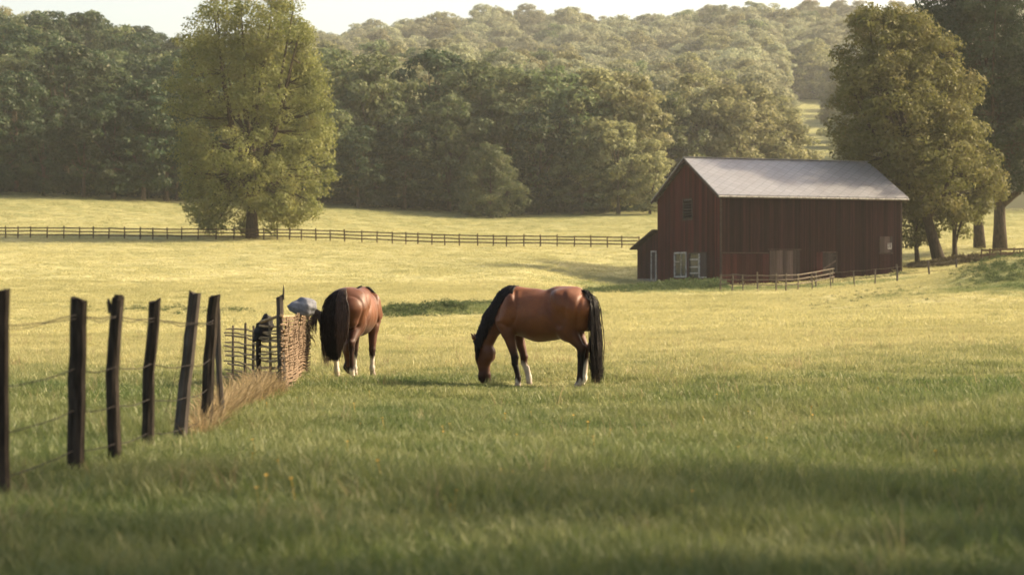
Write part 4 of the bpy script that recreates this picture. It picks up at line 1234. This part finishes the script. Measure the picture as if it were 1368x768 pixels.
strip('bank_weeds', [(968, 150, 0.4), (1050, 150, 0.4), (1120, 153, 0.5), (1200, 157, 0.6), (1225, 159, 0.5)], 260, 1.0, WEED, 0.5, 0.9, 'green weeds along the foot of the long barn wall', 'weeds')
strip('bank_weeds', [(1270, 128, 0.5), (1310, 124, 0.8), (1345, 121, 0.9), (1400, 119, 0.9)], 260, 4.5, WEED, 0.5, 1.0, 'green weedy hummocks at the right edge of the pasture', 'weeds')
strip('bank_weeds', [(110, 97, 0.4), (230, 98, 0.6), (340, 98, 0.5)], 200, 2.0, WEED, 0.5, 0.9, 'low green strip of weeds in the field behind the old posts', 'weeds')
strip('bank_weeds', [(1080, 108, 0.5), (1160, 116, 0.6), (1240, 110, 0.6)], 150, 5.0, WEED, 0.4, 0.8, 'scattered green tussocks in front of the thin wire fence', 'weeds')
BR = [leafy('brush_clump', 120, 0.7, 0.5, 0.09, 'brush', 80 + k) for k in range(3)]
strip('undergrowth', [(1212, 168, 0.5), (1240, 166, 0.9), (1270, 167, 1.1), (1300, 169, 1.2), (1345, 171, 1.0), (1400, 171, 1.0)], 300, 1.6, BR, 0.7, 1.3, 'dark brushy undergrowth around the trunks of the right trees', 'undergrowth')
UND = [leafy('understory_clump', 150, 1.5, 1.9, 0.22, 'leaf_dark', 86 + k) for k in range(3)]
def understory():
    P, S = [], []
    edge = [(-60, 277), (20, 279), (120, 281), (240, 290), (340, 296), (460, 298), (560, 297), (700, 297), (800, 295), (900, 297), (1000, 325), (1100, 345)]
    for _ in range(520):
        px = random.uniform(-60, 1100); D = float(np.interp(px, [a for a, b in edge], [b for a, b in edge])) + random.uniform(0, 9)
        x = X_(px, D); s_ = random.uniform(0.6, 1.5); P.append((x, D, gz(x, D) - 0.1)); S.append((s_, s_, s_ * random.uniform(0.7, 1.5)))
    n = len(P); R_ = np.stack([np.zeros(n), np.zeros(n), rng.uniform(0, 6.28, n)], -1)
    tag(scatter('understory', P, R_, S, UND), 'dark bushy understory along the foot of the wood edge', 'undergrowth')
understory()
DRY = [blades('dry_clump', 22, 0.12, 0.35, 0.80, 0.014, 'drygrass', 1.0, 90 + k) for k in range(4)]
strip('dry_grass', [(262, 20.0, 0.7), (285, 21.4, 1.0), (305, 23.2, 1.0), (330, 25.5, 1.0), (352, 27.2, 0.9), (378, 27.9, 0.6)], 210, 0.35, DRY, 0.6, 1.05, 'tall dry straw coloured grass leaning at the foot of the woven fence', 'dry grass')
TALL = [blades('tall_clump', 30, 0.12, 0.10, 0.24, 0.009, 'grass', 0.9, 95 + k) for k in range(4)]
strip('fence_grass', [(-30, 13.6, 0.8), (60, 15, 0.9), (110, 15.6, 0.9), (160, 16.4, 0.9), (210, 18, 0.9), (250, 19.2, 1.0), (300, 21.5, 1.0)], 420, 0.45, TALL, 0.6, 1.0, 'long uncut grass around the feet of the wire fence posts', 'grass')

SEED = [blades('seed_clump', 9, 0.10, 0.28, 0.50, 0.006, 'drygrass', 0.6, 110 + k) for k in range(3)]
TUFT = [blades('tuft_clump', 46, 0.16, 0.16, 0.36, 0.009, 'grass', 0.8, 120 + k) for k in range(3)]
def rough(name, n, D0, D1, meshes, s0, s1, label, cat, thr):
    X, D = polar_points(n, D0, D1, 0.33)
    k = noise2(X + 13, D, 0.8) + 0.5 * noise2(X, D + 7, 2.3) > thr
    X, D = X[k], D[k]; m = len(X); s_ = rng.uniform(s0, s1, m)
    R_ = np.stack([rng.normal(0, 0.12, m), rng.normal(0, 0.12, m), rng.uniform(0, 6.28, m)], -1)
    tag(scatter(name, np.stack([X, D, ground_z(X, D)], -1), R_, np.stack([s_, s_, s_], -1), meshes), label, cat)
rough('seed_heads', 1500, 9, 60, SEED, 0.5, 1.0, 'sparse straw coloured seed stems standing in the green meadow', 'grass', 0.1)
rough('grass_tufts', 2600, 8, 50, TUFT, 0.6, 1.1, 'thick longer tufts of green grass dotting the near meadow', 'grass', 0.55)

def reeds():
    # a hanging wisp of dark dry stems at the end of the woven fence
    r = random.Random(12); D = 34.2; mb = MB()
    top = Vector((X_(420.5, D), D, Z_(416, D)))
    for k in range(170):
        e = Vector((X_(r.gauss(437, 4.2), D), D + r.uniform(-0.12, 0.12), Z_(r.uniform(466, 491), D)))
        s = top + Vector((r.gauss(0, 0.016), r.gauss(0, 0.03), r.gauss(0, 0.03)))
        m1 = s.lerp(e, 0.35) + Vector((0.07 + r.gauss(0, 0.022), r.gauss(0, 0.02), 0.09)); m2 = s.lerp(e, 0.72) + Vector((0.04 + r.gauss(0, 0.02), 0, 0.03))
        mb.tube([s - top, (s.lerp(m1, .6) + Vector((0, 0, 0.04))) - top, m1 - top, m2 - top, e - top], [0.005, 0.007, 0.007, 0.005, 0.001], 3, cap=False)
    for k in range(70):
        e = top + Vector((r.uniform(-0.10, 0.04), r.uniform(-.08, .08), r.uniform(-0.42, -0.2)))
        s = top + Vector((r.gauss(0, 0.02), r.gauss(0, 0.03), r.gauss(0, 0.02)))
        mb.tube([s - top, s.lerp(e, 0.5) - top + Vector((0.01, 0, 0.05)), e - top], [0.006, 0.006, 0.001], 3, cap=False)
    t_ = NT('reed_stem'); M['reed'] = t_.pbr(t_.mix(t_.island(), (0.035, 0.02, 0.014), (0.14, 0.085, 0.055)), 0.6)
    o = mb.build('reed_wisp', M['reed'], None, True, top)
    tag(o, 'drooping wisp of dark dry stems at the end of the woven fence', 'reeds')
reeds()

# ------------------------------------------------------------------ horses
def seg_dist(P, a, b):
    ba = b - a; L = float(ba @ ba) + 1e-12
    h = np.clip(((P - a) @ ba) / L, 0, 1)
    return np.linalg.norm(P - a - h[..., None] * ba, axis=-1), h

def surface_nets(Fv, org, h):
    nx, ny, nz = Fv.shape
    S = Fv < 0
    corners = [(i, j, k) for i in (0, 1) for j in (0, 1) for k in (0, 1)]
    def sl(a, c): return a[c[0]:nx - 1 + c[0], c[1]:ny - 1 + c[1], c[2]:nz - 1 + c[2]]
    tot = sum(sl(S, c).astype(np.int8) for c in corners)
    act = (tot > 0) & (tot < 8)
    I = np.argwhere(act)
    acc = np.zeros((len(I), 3)); cnt = np.zeros(len(I))
    for a in corners:
        for ax in range(3):
            if a[ax]: continue
            b = list(a); b[ax] = 1
            fa = Fv[tuple((I + np.array(a)).T)]; fb = Fv[tuple((I + np.array(b)).T)]
            m = (fa < 0) != (fb < 0)
            tt = np.where(m, fa / np.where(m, fa - fb, 1), 0)
            p = np.array(a, float)[None] + tt[:, None] * (np.array(b) - np.array(a))
            acc += np.where(m[:, None], p, 0); cnt += m
    V = (I + acc / cnt[:, None]) * h + org
    ids = -np.ones(act.shape, int); ids[act] = np.arange(len(I))
    quads = []
    for ax in range(3):
        b, c = (ax + 1) % 3, (ax + 2) % 3
        s0 = [slice(None)] * 3; s1 = [slice(None)] * 3
        s0[ax] = slice(0, -1); s1[ax] = slice(1, None)
        ch = S[tuple(s0)] != S[tuple(s1)]
        E = np.argwhere(ch)
        E = E[(E[:, b] > 0) & (E[:, c] > 0) & (E[:, b] < Fv.shape[b] - 1) & (E[:, c] < Fv.shape[c] - 1)]
        q = []
        for db, dc in ((-1, -1), (0, -1), (0, 0), (-1, 0)):
            e = E.copy(); e[:, b] += db; e[:, c] += dc; q.append(ids[tuple(e.T)])
        q = np.stack(q, -1)
        inside = S[tuple(E.T)]
        q[~inside] = q[~inside][:, ::-1]
        quads.append(q)
    return V, np.concatenate(quads)

def horse_body(legs, neck_yaw, res=0.0135):
    """round-cone smooth union sampled on a grid; x forward, y left, z up"""
    prims = []
    cyaw, syaw = math.cos(neck_yaw), math.sin(neck_yaw)
    def bend(p):
        x, y, z = p
        if x <= 0.62: return p
        dx = x - 0.62
        return (0.62 + dx * cyaw - y * syaw, dx * syaw + y * cyaw, z)
    def rc(a, b, ra, rb, k=0.08, ys=1.0, bent=False):
        if bent: a, b = bend(a), bend(b)
        prims.append((np.array(a, float), np.array(b, float), ra, rb, k, ys))
    # trunk
    rc((0.40, 0, 1.17), (-0.32, 0, 1.20), 0.355, 0.335, 0.05, 1.14)
    rc((0.12, 0, 1.10), (-0.08, 0, 1.115), 0.375, 0.365, 0.10, 1.08)
    rc((0.58, 0, 1.475), (0.20, 0, 1.43), 0.115, 0.09, 0.14, 1.2)          # withers
    rc((-0.20, 0, 1.42), (-0.45, 0, 1.40), 0.17, 0.19, 0.12, 1.0)          # croup line
    for s in (1, -1):
        rc((-0.36, s * 0.12, 1.32), (-0.55, s * 0.12, 1.24), 0.25, 0.215, 0.06)
        rc((-0.63, s * 0.105, 1.20), (-0.60, s * 0.12, 1.02), 0.15, 0.13, 0.08)
        rc((-0.23, s * 0.22, 1.42), (-0.23, s * 0.22, 1.40), 0.075, 0.075, 0.12)     # point of hip
        rc((0.55, s * 0.13, 1.34), (0.63, s * 0.15, 1.06), 0.16, 0.155, 0.09)        # shoulder
    rc((0.60, 0, 1.12), (0.66, 0, 1.05), 0.24, 0.19, 0.10)                 # breast
    # neck and head
    rc((0.60, 0, 1.29), (0.86, 0, 1.06), 0.285, 0.195, 0.10, 1.45, True)
    rc((0.86, 0, 1.06), (0.985, 0, 0.82), 0.192, 0.150, 0.06, 1.35, True)
    rc((0.985, 0, 0.82), (1.03, 0, 0.67), 0.148, 0.138, 0.05, 1.2, True)
    rc((1.045, 0, 0.62), (1.035, 0, 0.48), 0.138, 0.130, 0.05, 1.25, True)
    for s in (1, -1):
        rc((0.965, s * 0.055, 0.555), (0.965, s * 0.055, 0.50), 0.112, 0.104, 0.04, 1.3, True)   # jowl
        rc((1.115, s * 0.078, 0.565), (1.12, s * 0.078, 0.545), 0.044, 0.040, 0.03, 1.0, True)  # brow
        rc((1.125, s * 0.06, 0.735), (1.175, s * 0.085, 0.785), 0.029, 0.031, 0.02, 1.0, True)  # ear
        rc((1.175, s * 0.085, 0.785), (1.225, s * 0.085, 0.865), 0.030, 0.006, 0.015, 1.0, True)
        rc((1.075, s * 0.055, 0.165), (1.072, s * 0.055, 0.145), 0.038, 0.036, 0.02, 1.0, True)  # nostril rim
    rc((1.050, 0, 0.48), (1.020, 0, 0.22), 0.118, 0.086, 0.05, 1.2, True)
    rc((1.030, 0, 0.19), (1.015, 0, 0.115), 0.090, 0.076, 0.04, 1.0, True)
    rc((0.975, 0, 0.20), (0.975, 0, 0.14), 0.052, 0.048, 0.03, 1.0, True)   # chin
    # legs: lists of joints
    for L in legs:
        y = L['y']
        if L['t'] == 'fore':
            (ex, ez), (kx, kz), (fx, fz), (hx, hz) = L['j']
            ys_ = y * 0.92
            rc((ex, ys_, ez + 0.10), (ex - 0.005, y, ez - 0.10), 0.135, 0.10, 0.07)
            rc((ex - 0.005, y, ez - 0.08), (kx, y, kz + 0.07), 0.098, 0.056, 0.04)
            rc((kx, y, kz + 0.05), (kx + 0.003, y, kz - 0.03), 0.058, 0.052, 0.03)
            rc((kx, y, kz - 0.04), (fx, y, fz + 0.03), 0.043, 0.037, 0.03)
            rc((fx + 0.012, y, kz - 0.10), (fx - 0.018, y, fz + 0.05), 0.024, 0.024, 0.02)
            cx, czz = fx, fz
        else:
            (sx_, sz), (kx, kz), (fx, fz), (hx, hz) = L['j']
            rc((-0.46, y * 0.85, 1.22), (sx_ - 0.03, y, sz + 0.06), 0.235, 0.165, 0.08)
            rc((sx_ - 0.01, y, sz + 0.03), (sx_ - 0.03, y, sz - 0.04), 0.135, 0.12, 0.06)
            rc((sx_ - 0.06, y, sz), (kx + 0.02, y, kz + 0.08), 0.135, 0.066, 0.05)
            rc((kx - 0.055, y, kz + 0.065), (kx - 0.01, y, kz - 0.02), 0.034, 0.040, 0.03)
            rc((kx, y, kz + 0.05), (kx + 0.008, y, kz - 0.06), 0.062, 0.050, 0.03)
            rc((kx + 0.008, y, kz - 0.06), (fx, y, fz + 0.03), 0.046, 0.039, 0.03)
            rc((kx - 0.03, y, kz - 0.08), (fx - 0.022, y, fz + 0.05), 0.024, 0.024, 0.02)
            cx, czz = fx, fz
        rc((cx - 0.004, y, czz + 0.015), (cx - 0.006, y, czz - 0.005), 0.050, 0.048, 0.02)     # fetlock
        rc((cx, y, czz - 0.01), (hx, y, 0.085), 0.040, 0.044, 0.02)                           # pastern
    lo = np.array([-0.95, -0.62, 0.02]); hi = np.array([1.42, 0.62, 1.74])
    n = np.ceil((hi - lo) / res).astype(int)
    ax = [lo[i] + res * np.arange(n[i]) for i in range(3)]
    Fv = np.full(n, 1.0)
    for a, b, ra, rb, k, ys in prims:
        pad = max(ra, rb) + k + 0.03
        mn = np.minimum(a, b) - pad; mx = np.maximum(a, b) + pad
        i0 = np.maximum(((mn - lo) / res).astype(int), 0); i1 = np.minimum(((mx - lo) / res).astype(int) + 2, n)
        if np.any(i1 <= i0): continue
        sl = tuple(slice(i0[i], i1[i]) for i in range(3))
        G = np.stack(np.meshgrid(*[ax[i][i0[i]:i1[i]] for i in range(3)], indexing='ij'), -1)
        if ys != 1.0:
            yc = 0.5 * (a[1] + b[1]); G[..., 1] = yc + (G[..., 1] - yc) * ys
        d, h = seg_dist(G, a, b)
        d = d - (ra + (rb - ra) * h)
        f = Fv[sl]
        hh = np.clip(0.5 + 0.5 * (f - d) / k, 0, 1)
        Fv[sl] = f * (1 - hh) + d * hh - k * hh * (1 - hh)
    V, Q = surface_nets(Fv, lo, res)
    return V, Q, bend

def coat(name, base, dark, light):
    t = NT(name)
    a = t.node("ShaderNodeAttribute"); a.attribute_name = "coat"
    s = t.node("ShaderNodeSeparateColor"); t.l.new(a.outputs["Color"], s.inputs[0])
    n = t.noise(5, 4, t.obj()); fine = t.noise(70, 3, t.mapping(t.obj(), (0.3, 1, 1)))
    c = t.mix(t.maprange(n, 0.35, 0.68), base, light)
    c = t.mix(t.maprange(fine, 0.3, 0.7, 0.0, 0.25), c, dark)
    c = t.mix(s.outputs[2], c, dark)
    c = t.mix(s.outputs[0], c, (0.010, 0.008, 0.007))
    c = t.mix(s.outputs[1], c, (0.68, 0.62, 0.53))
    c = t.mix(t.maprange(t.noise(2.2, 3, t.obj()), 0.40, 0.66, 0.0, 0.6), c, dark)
    return t.pbr(c, t.maprange(n, 0.3, 0.7, 0.42, 0.58), normal=t.bump(fine, 0.35, 0.008), spec=t.maprange(s.outputs[0], 0, 1, 0.26, 0.10), sheen=0.05)

t = NT('horse_hair'); M['hair'] = t.pbr(t.mix(t.island(), (0.005, 0.004, 0.004), (0.018, 0.013, 0.011)), 0.55, spec=0.12)
t = NT('horse_hair_brown'); M['hair_brown'] = t.pbr(t.mix(t.island(), (0.020, 0.012, 0.009), (0.085, 0.048, 0.034)), 0.5, spec=0.25)
t = NT('hoof_horn'); M['hoof'] = t.pbr(t.ramp(t.noise(14, 4, t.mapping(t.obj(), (1, 1, 3))), [(0.3, (0.16, 0.12, 0.09)), (0.7, (0.34, 0.28, 0.22))]), 0.6)
t = NT('eye_dark'); M['eye'] = t.pbr((0.008, 0.005, 0.004), 0.1, spec=0.6)
t = NT('leather_strap'); M['strap'] = t.pbr((0.10, 0.07, 0.05), 0.5)

from mathutils.kdtree import KDTree
def skin_tree(V, N):
    kd = KDTree(len(V))
    for i, v in enumerate(V): kd.insert(v, i)
    kd.balance()
    def push(p, clear):
        co, i, d = kd.find(p)
        n = Vector(N[i]); v = Vector(V[i]); h = (Vector(p) - v).dot(n)
        if h < clear and d < 0.30: return Vector(p) + n * (clear - h)
        return Vector(p)
    return push

def make_horse(name, loc, rz, legs, neck_yaw, mat, label, tail_fn, mane=True, scale=1.0, grow=1.0):
    root = empty(name, loc, rz); root.scale = (scale,) * 3
    tag(root, label, 'horse')
    V, Q, bend = horse_body(legs, neck_yaw)
    me = np_mesh('body', V, Q, [mat], True)
    nrm = np.empty(len(V) * 3, np.float32); me.vertices.foreach_get("normal", nrm); nrm = nrm.reshape(-1, 3)
    # muscle lines pressed into (or raised from) the flanks
    def line(P2, pts):
        d = np.full(len(P2), 9.0)
        for a, b in zip(pts, pts[1:]):
            dd, _ = seg_dist(P2, np.array(a), np.array(b)); d = np.minimum(d, dd)
        return d
    P2 = V[:, [0, 2]]
    side = np.clip((np.abs(V[:, 1]) - 0.06) / 0.08, 0, 1)
    off = np.zeros(len(V))
    for pts, w, amt in (
        ([(0.47, 1.50), (0.40, 1.30), (0.42, 1.10), (0.50, 0.98)], 0.030, -0.013),      # behind the shoulder
        ([(0.60, 1.48), (0.70, 1.28), (0.72, 1.10)], 0.035, -0.010),
        ([(0.52, 1.44), (0.55, 1.25), (0.62, 1.10)], 0.05, 0.008),
        ([(-0.08, 1.50), (-0.13, 1.30), (-0.20, 1.10), (-0.28, 0.98)], 0.045, -0.016),  # flank
        ([(-0.24, 1.46), (-0.27, 1.25)], 0.05, 0.012),
        ([(-0.36, 1.50), (-0.42, 1.30), (-0.40, 1.10)], 0.035, -0.008),
        ([(-0.62, 1.42), (-0.60, 1.15), (-0.56, 0.92)], 0.035, -0.010),                 # hamstring
        ([(0.53, 0.95), (0.62, 1.00), (0.70, 1.02)], 0.03, -0.010),
        ([(-0.40, 0.92), (-0.52, 0.72)], 0.03, -0.006)):
        off += 1.6 * amt * np.exp(-(line(P2, pts) / w) ** 2)
    x, z = V[:, 0], V[:, 2]
    off += 0.0035 * np.sin(x * 42 + z * 8) * np.exp(-((x - 0.1) / 0.22) ** 2 - ((z - 1.15) / 0.18) ** 2)      # ribs, barely
    V2 = V + nrm * (off * side)[:, None]
    me.vertices.foreach_set("co", V2.astype(np.float32).ravel()); me.update()
    # coat pattern: R black points, G white, B darker bay
    col = np.zeros((len(V), 4), np.float32); col[:, 3] = 1
    head = bend((1.03, 0, 0.35)); muz = bend((1.02, 0, 0.13))
    isleg = (z < 0.88) & (x < 0.74)
    for L in legs:
        js = [np.array((a, L['y'], b)) for a, b in L['j']]
        dist = np.full(len(V), 9.0)
        for a, b in zip(js, js[1:]):
            d_, _ = seg_dist(V, a, b); dist = np.minimum(dist, d_)
        m = (dist < 0.17) & isleg
        blk = np.clip((L['black'] - z) / 0.22, 0, 1)
        col[:, 0] = np.where(m, np.maximum(col[:, 0], blk), col[:, 0])
        wob = 0.025 * np.sin(x * 60) + 0.02 * np.sin(V[:, 1] * 90 + 1)
        wh = np.clip((L['white'] + 0.03 + wob - z) / 0.075, 0, 1)
        near = (dist < 0.105) & isleg
        col[:, 1] = np.where(near, np.maximum(col[:, 1], wh), col[:, 1])
    dm = np.linalg.norm(V - np.array(muz), axis=1)
    hm = np.linalg.norm((V - np.array(head)) / np.array([1, 1, 1.0]), axis=1)
    inhead = (x > 0.62) & (z < 0.85) & (hm < 0.6) & ~((z < 0.88) & (x < 0.72))
    col[:, 0] = np.where(inhead, np.maximum(col[:, 0], np.clip((0.225 - dm) / 0.10, 0, 1)), col[:, 0])
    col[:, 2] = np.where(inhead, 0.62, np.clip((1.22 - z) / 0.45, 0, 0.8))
    a = me.attributes.new("coat", 'FLOAT_COLOR', 'POINT'); a.data.foreach_set("color", col.ravel())
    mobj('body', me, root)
    me.vertices.foreach_get("normal", nrm.ravel()) if False else None
    push = skin_tree(V2, nrm)
    # hooves
    for L in legs:
        hx, hz = L['j'][3]; mb = MB(); y = L['y']
        mb.tube([(hx - 0.002, y, 0.105), (hx + 0.004, y, 0.085), (hx + 0.018, y, 0.0)], [0.040, 0.047, 0.060], 14)
        mb.build('hoof', M['hoof'], root, True)
    for s in (1, -1):
        c = bend((1.128, s * 0.105, 0.556)); mb = MB()
        mb.tube([(c[0], c[1], c[2] + 0.014), (c[0] + 0.002, c[1], c[2] + 0.008), (c[0] + 0.002, c[1], c[2] - 0.006), (c[0], c[1], c[2] - 0.012)], [0.006, 0.015, 0.015, 0.005], 10)
        mb.build('eye', M['eye'], root, True)
    # mane and forelock
    r = random.Random(77); mb = MB()
    crest = [(0.50, 1.60), (0.60, 1.585), (0.70, 1.51), (0.81, 1.395), (0.91, 1.265), (1.00, 1.11), (1.07, 0.96), (1.12, 0.83), (1.14, 0.755)]
    for k in range(560):
        q = r.uniform(0, len(crest) - 1.001); i = int(q); f = q - i
        cx = crest[i][0] + (crest[i + 1][0] - crest[i][0]) * f; cz = crest[i][1] + (crest[i + 1][1] - crest[i][1]) * f - 0.015
        ln = r.uniform(0.22, 0.38) * (1 - 0.45 * max(0, 1 - q / 2)); sgn = 1 if r.random() < 0.85 else -1
        wd = 0.15 if q < 4 else 0.14
        pts = []
        for s in (0, 0.12, 0.35, 0.65, 1.0):
            yy = sgn * (0.012 + (wd + r.uniform(-0.012, 0.02)) * (1 - math.exp(-s * 4.0)))
            xx = cx - 0.05 * s * (q / 8) + r.uniform(-0.01, 0.01) + 0.02 * s
            zz = cz + 0.035 * math.sin(min(s * 8, PI)) - ln * s ** 1.15
            pts.append(bend((xx + (0.03 * math.sin(min(s * 8, PI)) if q > 2 else 0), yy, zz)))
        w = r.uniform(0.008, 0.014); cl_ = r.uniform(0.006, 0.022)
        pts = [pts[0]] + [push(p, cl_) for p in pts[1:]]
        mb.tube(pts, [w * 0.8, w, w, w * 0.8, 0.002], 4, cap=False)
    for k in range(45):
        s0 = r.uniform(-0.04, 0.04)
        pts = [bend((1.125, s0, 0.745)), bend((1.165, s0 * 1.2, 0.70)), bend((1.168, s0 * 1.5 + r.uniform(-.02, .02), 0.60)), bend((1.15, s0 * 1.8 + r.uniform(-.03, .03), 0.50))]
        mb.tube(pts, [0.008, 0.010, 0.008, 0.002], 4, cap=False)
    mb.build('mane', M['hair'], root, True)
    tail_fn(root, push)
    return root

def tail_hair(root, push, name, mat, n, shape, seed, parent=None):
    r = random.Random(seed); mb = MB()
    for k in range(n):
        a = r.gauss(0, 1); b = r.gauss(0, 1); u = r.uniform(0, 1)
        pts = shape(r, a, b, u); cl_ = 0.012 + 0.02 * abs(b)
        pts = [pts[0]] + [push(p, cl_) for p in pts[1:4]] + pts[4:]
        # smooth the guide with a Catmull-Rom pass
        q = []
        P = [Vector(p) for p in pts]
        for i in range(len(P) - 1):
            p0, p1, p2, p3 = P[max(i - 1, 0)], P[i], P[i + 1], P[min(i + 2, len(P) - 1)]
            for s_ in (0, 0.5):
                q.append(0.5 * (2 * p1 + (p2 - p0) * s_ + (2 * p0 - 5 * p1 + 4 * p2 - p3) * s_ ** 2 + (3 * p1 - p0 - 3 * p2 + p3) * s_ ** 3))
        q.append(P[-1])
        w = r.uniform(0.0035, 0.0065)
        q = [q[0]] + [p + Vector((r.gauss(0, 0.006), r.gauss(0, 0.008), 0)) for p in q[1:]]
        mb.tube(q, [w] * (len(q) - 3) + [w * 0.8, w * 0.5, 0.0015], 4, cap=False)
    return mb.build(name, M[mat], parent or root, True)

def tail_plain(root, push):
    def shape(r, a, b, u):
        c = 0.05; ln = r.uniform(1.05, 1.40)
        return [(-0.60 + r.uniform(-.06, .05), 0.018 * a + 0.01, 1.535), (-0.69, 0.03 * a + 0.02, 1.47 + 0.01 * b), (-0.765 + 0.012 * b, 0.055 * a + c, 1.34),
                (-0.80 + 0.02 * b, 0.072 * a + c + 0.01, 1.10), (-0.815 + 0.028 * b, 0.080 * a + c + 0.02, 0.70), (-0.825 + 0.035 * b, 0.060 * a + c + 0.02, 1.50 - ln)]
    tail_hair(root, push, 'tail', 'hair', 1250, shape, 5)

def tail_full(root, push):
    def shape(r, a, b, u):
        ln = r.uniform(0.95, 1.20)
        return [(-0.60 + r.uniform(-.05, .03), 0.015 * a, 1.555), (-0.71, 0.022 * a + 0.02 + 0.05 * u, 1.53 - 0.01 * u), (-0.80 + 0.01 * b, 0.035 * a + 0.03 + 0.16 * u, 1.38),
                (-0.83 + 0.02 * b, 0.045 * a + 0.045 + 0.20 * u, 1.10), (-0.84 + 0.02 * b, 0.05 * a + 0.06 + 0.16 * u, 0.72), (-0.83 + 0.02 * b, 0.045 * a + 0.06 + 0.10 * u, 1.52 - ln)]
    tl = tail_hair(root, push, 'tail', 'hair', 1150, shape, 6)
    def lock(r, a, b, u):
        ln = r.uniform(0.9, 1.14); a *= 0.8
        return [(-0.60, 0.01 * a, 1.57), (-0.725, 0.022 * a - 0.01, 1.545), (-0.835, 0.036 * a - 0.03, 1.38), (-0.875, 0.050 * a - 0.05, 1.10), (-0.875, 0.048 * a - 0.03, 0.76), (-0.87, 0.018 * a + 0.01, 1.52 - ln)]
    tail_hair(root, push, 'tail_lock', 'hair_brown', 420, lock, 9, tl)

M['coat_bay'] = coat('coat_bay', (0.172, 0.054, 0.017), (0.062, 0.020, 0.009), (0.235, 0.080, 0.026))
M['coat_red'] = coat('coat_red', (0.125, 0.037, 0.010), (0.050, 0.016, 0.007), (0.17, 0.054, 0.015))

# the dark bay grazing in the middle, head towards the left
legsA = [
 dict(t='fore', y=0.165, j=[(0.60, 0.97), (0.475, 0.43), (0.425, 0.15), (0.42, 0.06)], black=0.72, white=0.115),
 dict(t='fore', y=-0.165, j=[(0.56, 0.97), (0.435, 0.43), (0.36, 0.15), (0.345, 0.06)], black=0.66, white=0.40),
 dict(t='hind', y=0.155, j=[(-0.34, 0.90), (-0.60, 0.59), (-0.575, 0.16), (-0.545, 0.06)], black=0.78, white=0.145),
 dict(t='hind', y=-0.155, j=[(-0.34, 0.90), (-0.575, 0.59), (-0.55, 0.16), (-0.52, 0.06)], black=0.78, white=0.42),
]
hd = 31.0
hp = at(731, hd)
make_horse('horse', (hp.x, hp.y, hp.z - 0.02), math.radians(180 - 19), legsA, math.radians(6), M['coat_bay'],
           'dark bay horse with black mane and tail grazing with its head towards the left', tail_plain)
# the red bay seen from behind, beyond the woven fence
legsB = [
 dict(t='fore', y=0.16, j=[(0.58, 0.97), (0.50, 0.43), (0.50, 0.15), (0.51, 0.06)], black=0.62, white=0.34),
 dict(t='fore', y=-0.16, j=[(0.58, 0.97), (0.52, 0.43), (0.52, 0.15), (0.54, 0.06)], black=0.62, white=0.36),
 dict(t='hind', y=0.15, j=[(-0.34, 0.90), (-0.60, 0.59), (-0.56, 0.16), (-0.53, 0.06)], black=0.78, white=0.34),
 dict(t='hind', y=-0.15, j=[(-0.34, 0.90), (-0.66, 0.59), (-0.64, 0.16), (-0.61, 0.06)], black=0.78, white=0.17),
]
hd = 34.2
hp = at(474, hd + 0.2)
make_horse('horse', (hp.x, hp.y, hp.z - 0.02), math.radians(90 - 13), legsB, math.radians(62), M['coat_red'],
           'red bay horse seen from behind with a long full dark tail', tail_full, scale=0.985)

# ------------------------------------------------------------------ small yellow flowers in the near grass
def flowers():
    mb = MB()
    mb.tube([(0, 0, -0.05), (0.01, 0, 0.10), (0.015, 0, 0.36)], 0.003, 4)
    for k in range(9):
        a = 2 * PI * k / 9
        mb.beam((0.015, 0, 0.36), (0.015 + 0.026 * math.cos(a), 0.026 * math.sin(a), 0.372), 0.012, 0.003)
    me = new_mesh('flower', mb.v, mb.f, [M['flower']])
    for k in range(60):
        D = random.uniform(12, 27); px = random.uniform(330, 1340); x = X_(px, D)
        o = mobj('yellow_flower', me, None, (x, D, gz(x, D)))
        s = random.uniform(0.28, 0.6); o.scale = (s, s, s * random.uniform(0.8, 1.2)); o.rotation_euler = (random.uniform(-.3, .3), random.uniform(-.3, .3), random.uniform(0, 6.28))
        tag(o, 'tiny yellow meadow flower in the near grass', 'flower', 'yellow flowers in the near grass')
flowers()

# ------------------------------------------------------------------ haze
mb = MB(); mb.box(-2300, 2300, -80, 1750, -3.5, 150)
t = NT('haze_air')
v = t.node("ShaderNodeVolumePrincipled")
v.inputs["Color"].default_value = (0.94, 0.96, 0.95, 1)
v.inputs["Density"].default_value = HAZE_DENSITY
v.inputs["Anisotropy"].default_value = 0.3
t.l.new(v.outputs[0], t.out.inputs["Volume"])
try: t.m.cycles.homogeneous_volume = True
except Exception: pass
hz_ = mb.build('haze', t.m)
tag(hz_, kind='stuff')
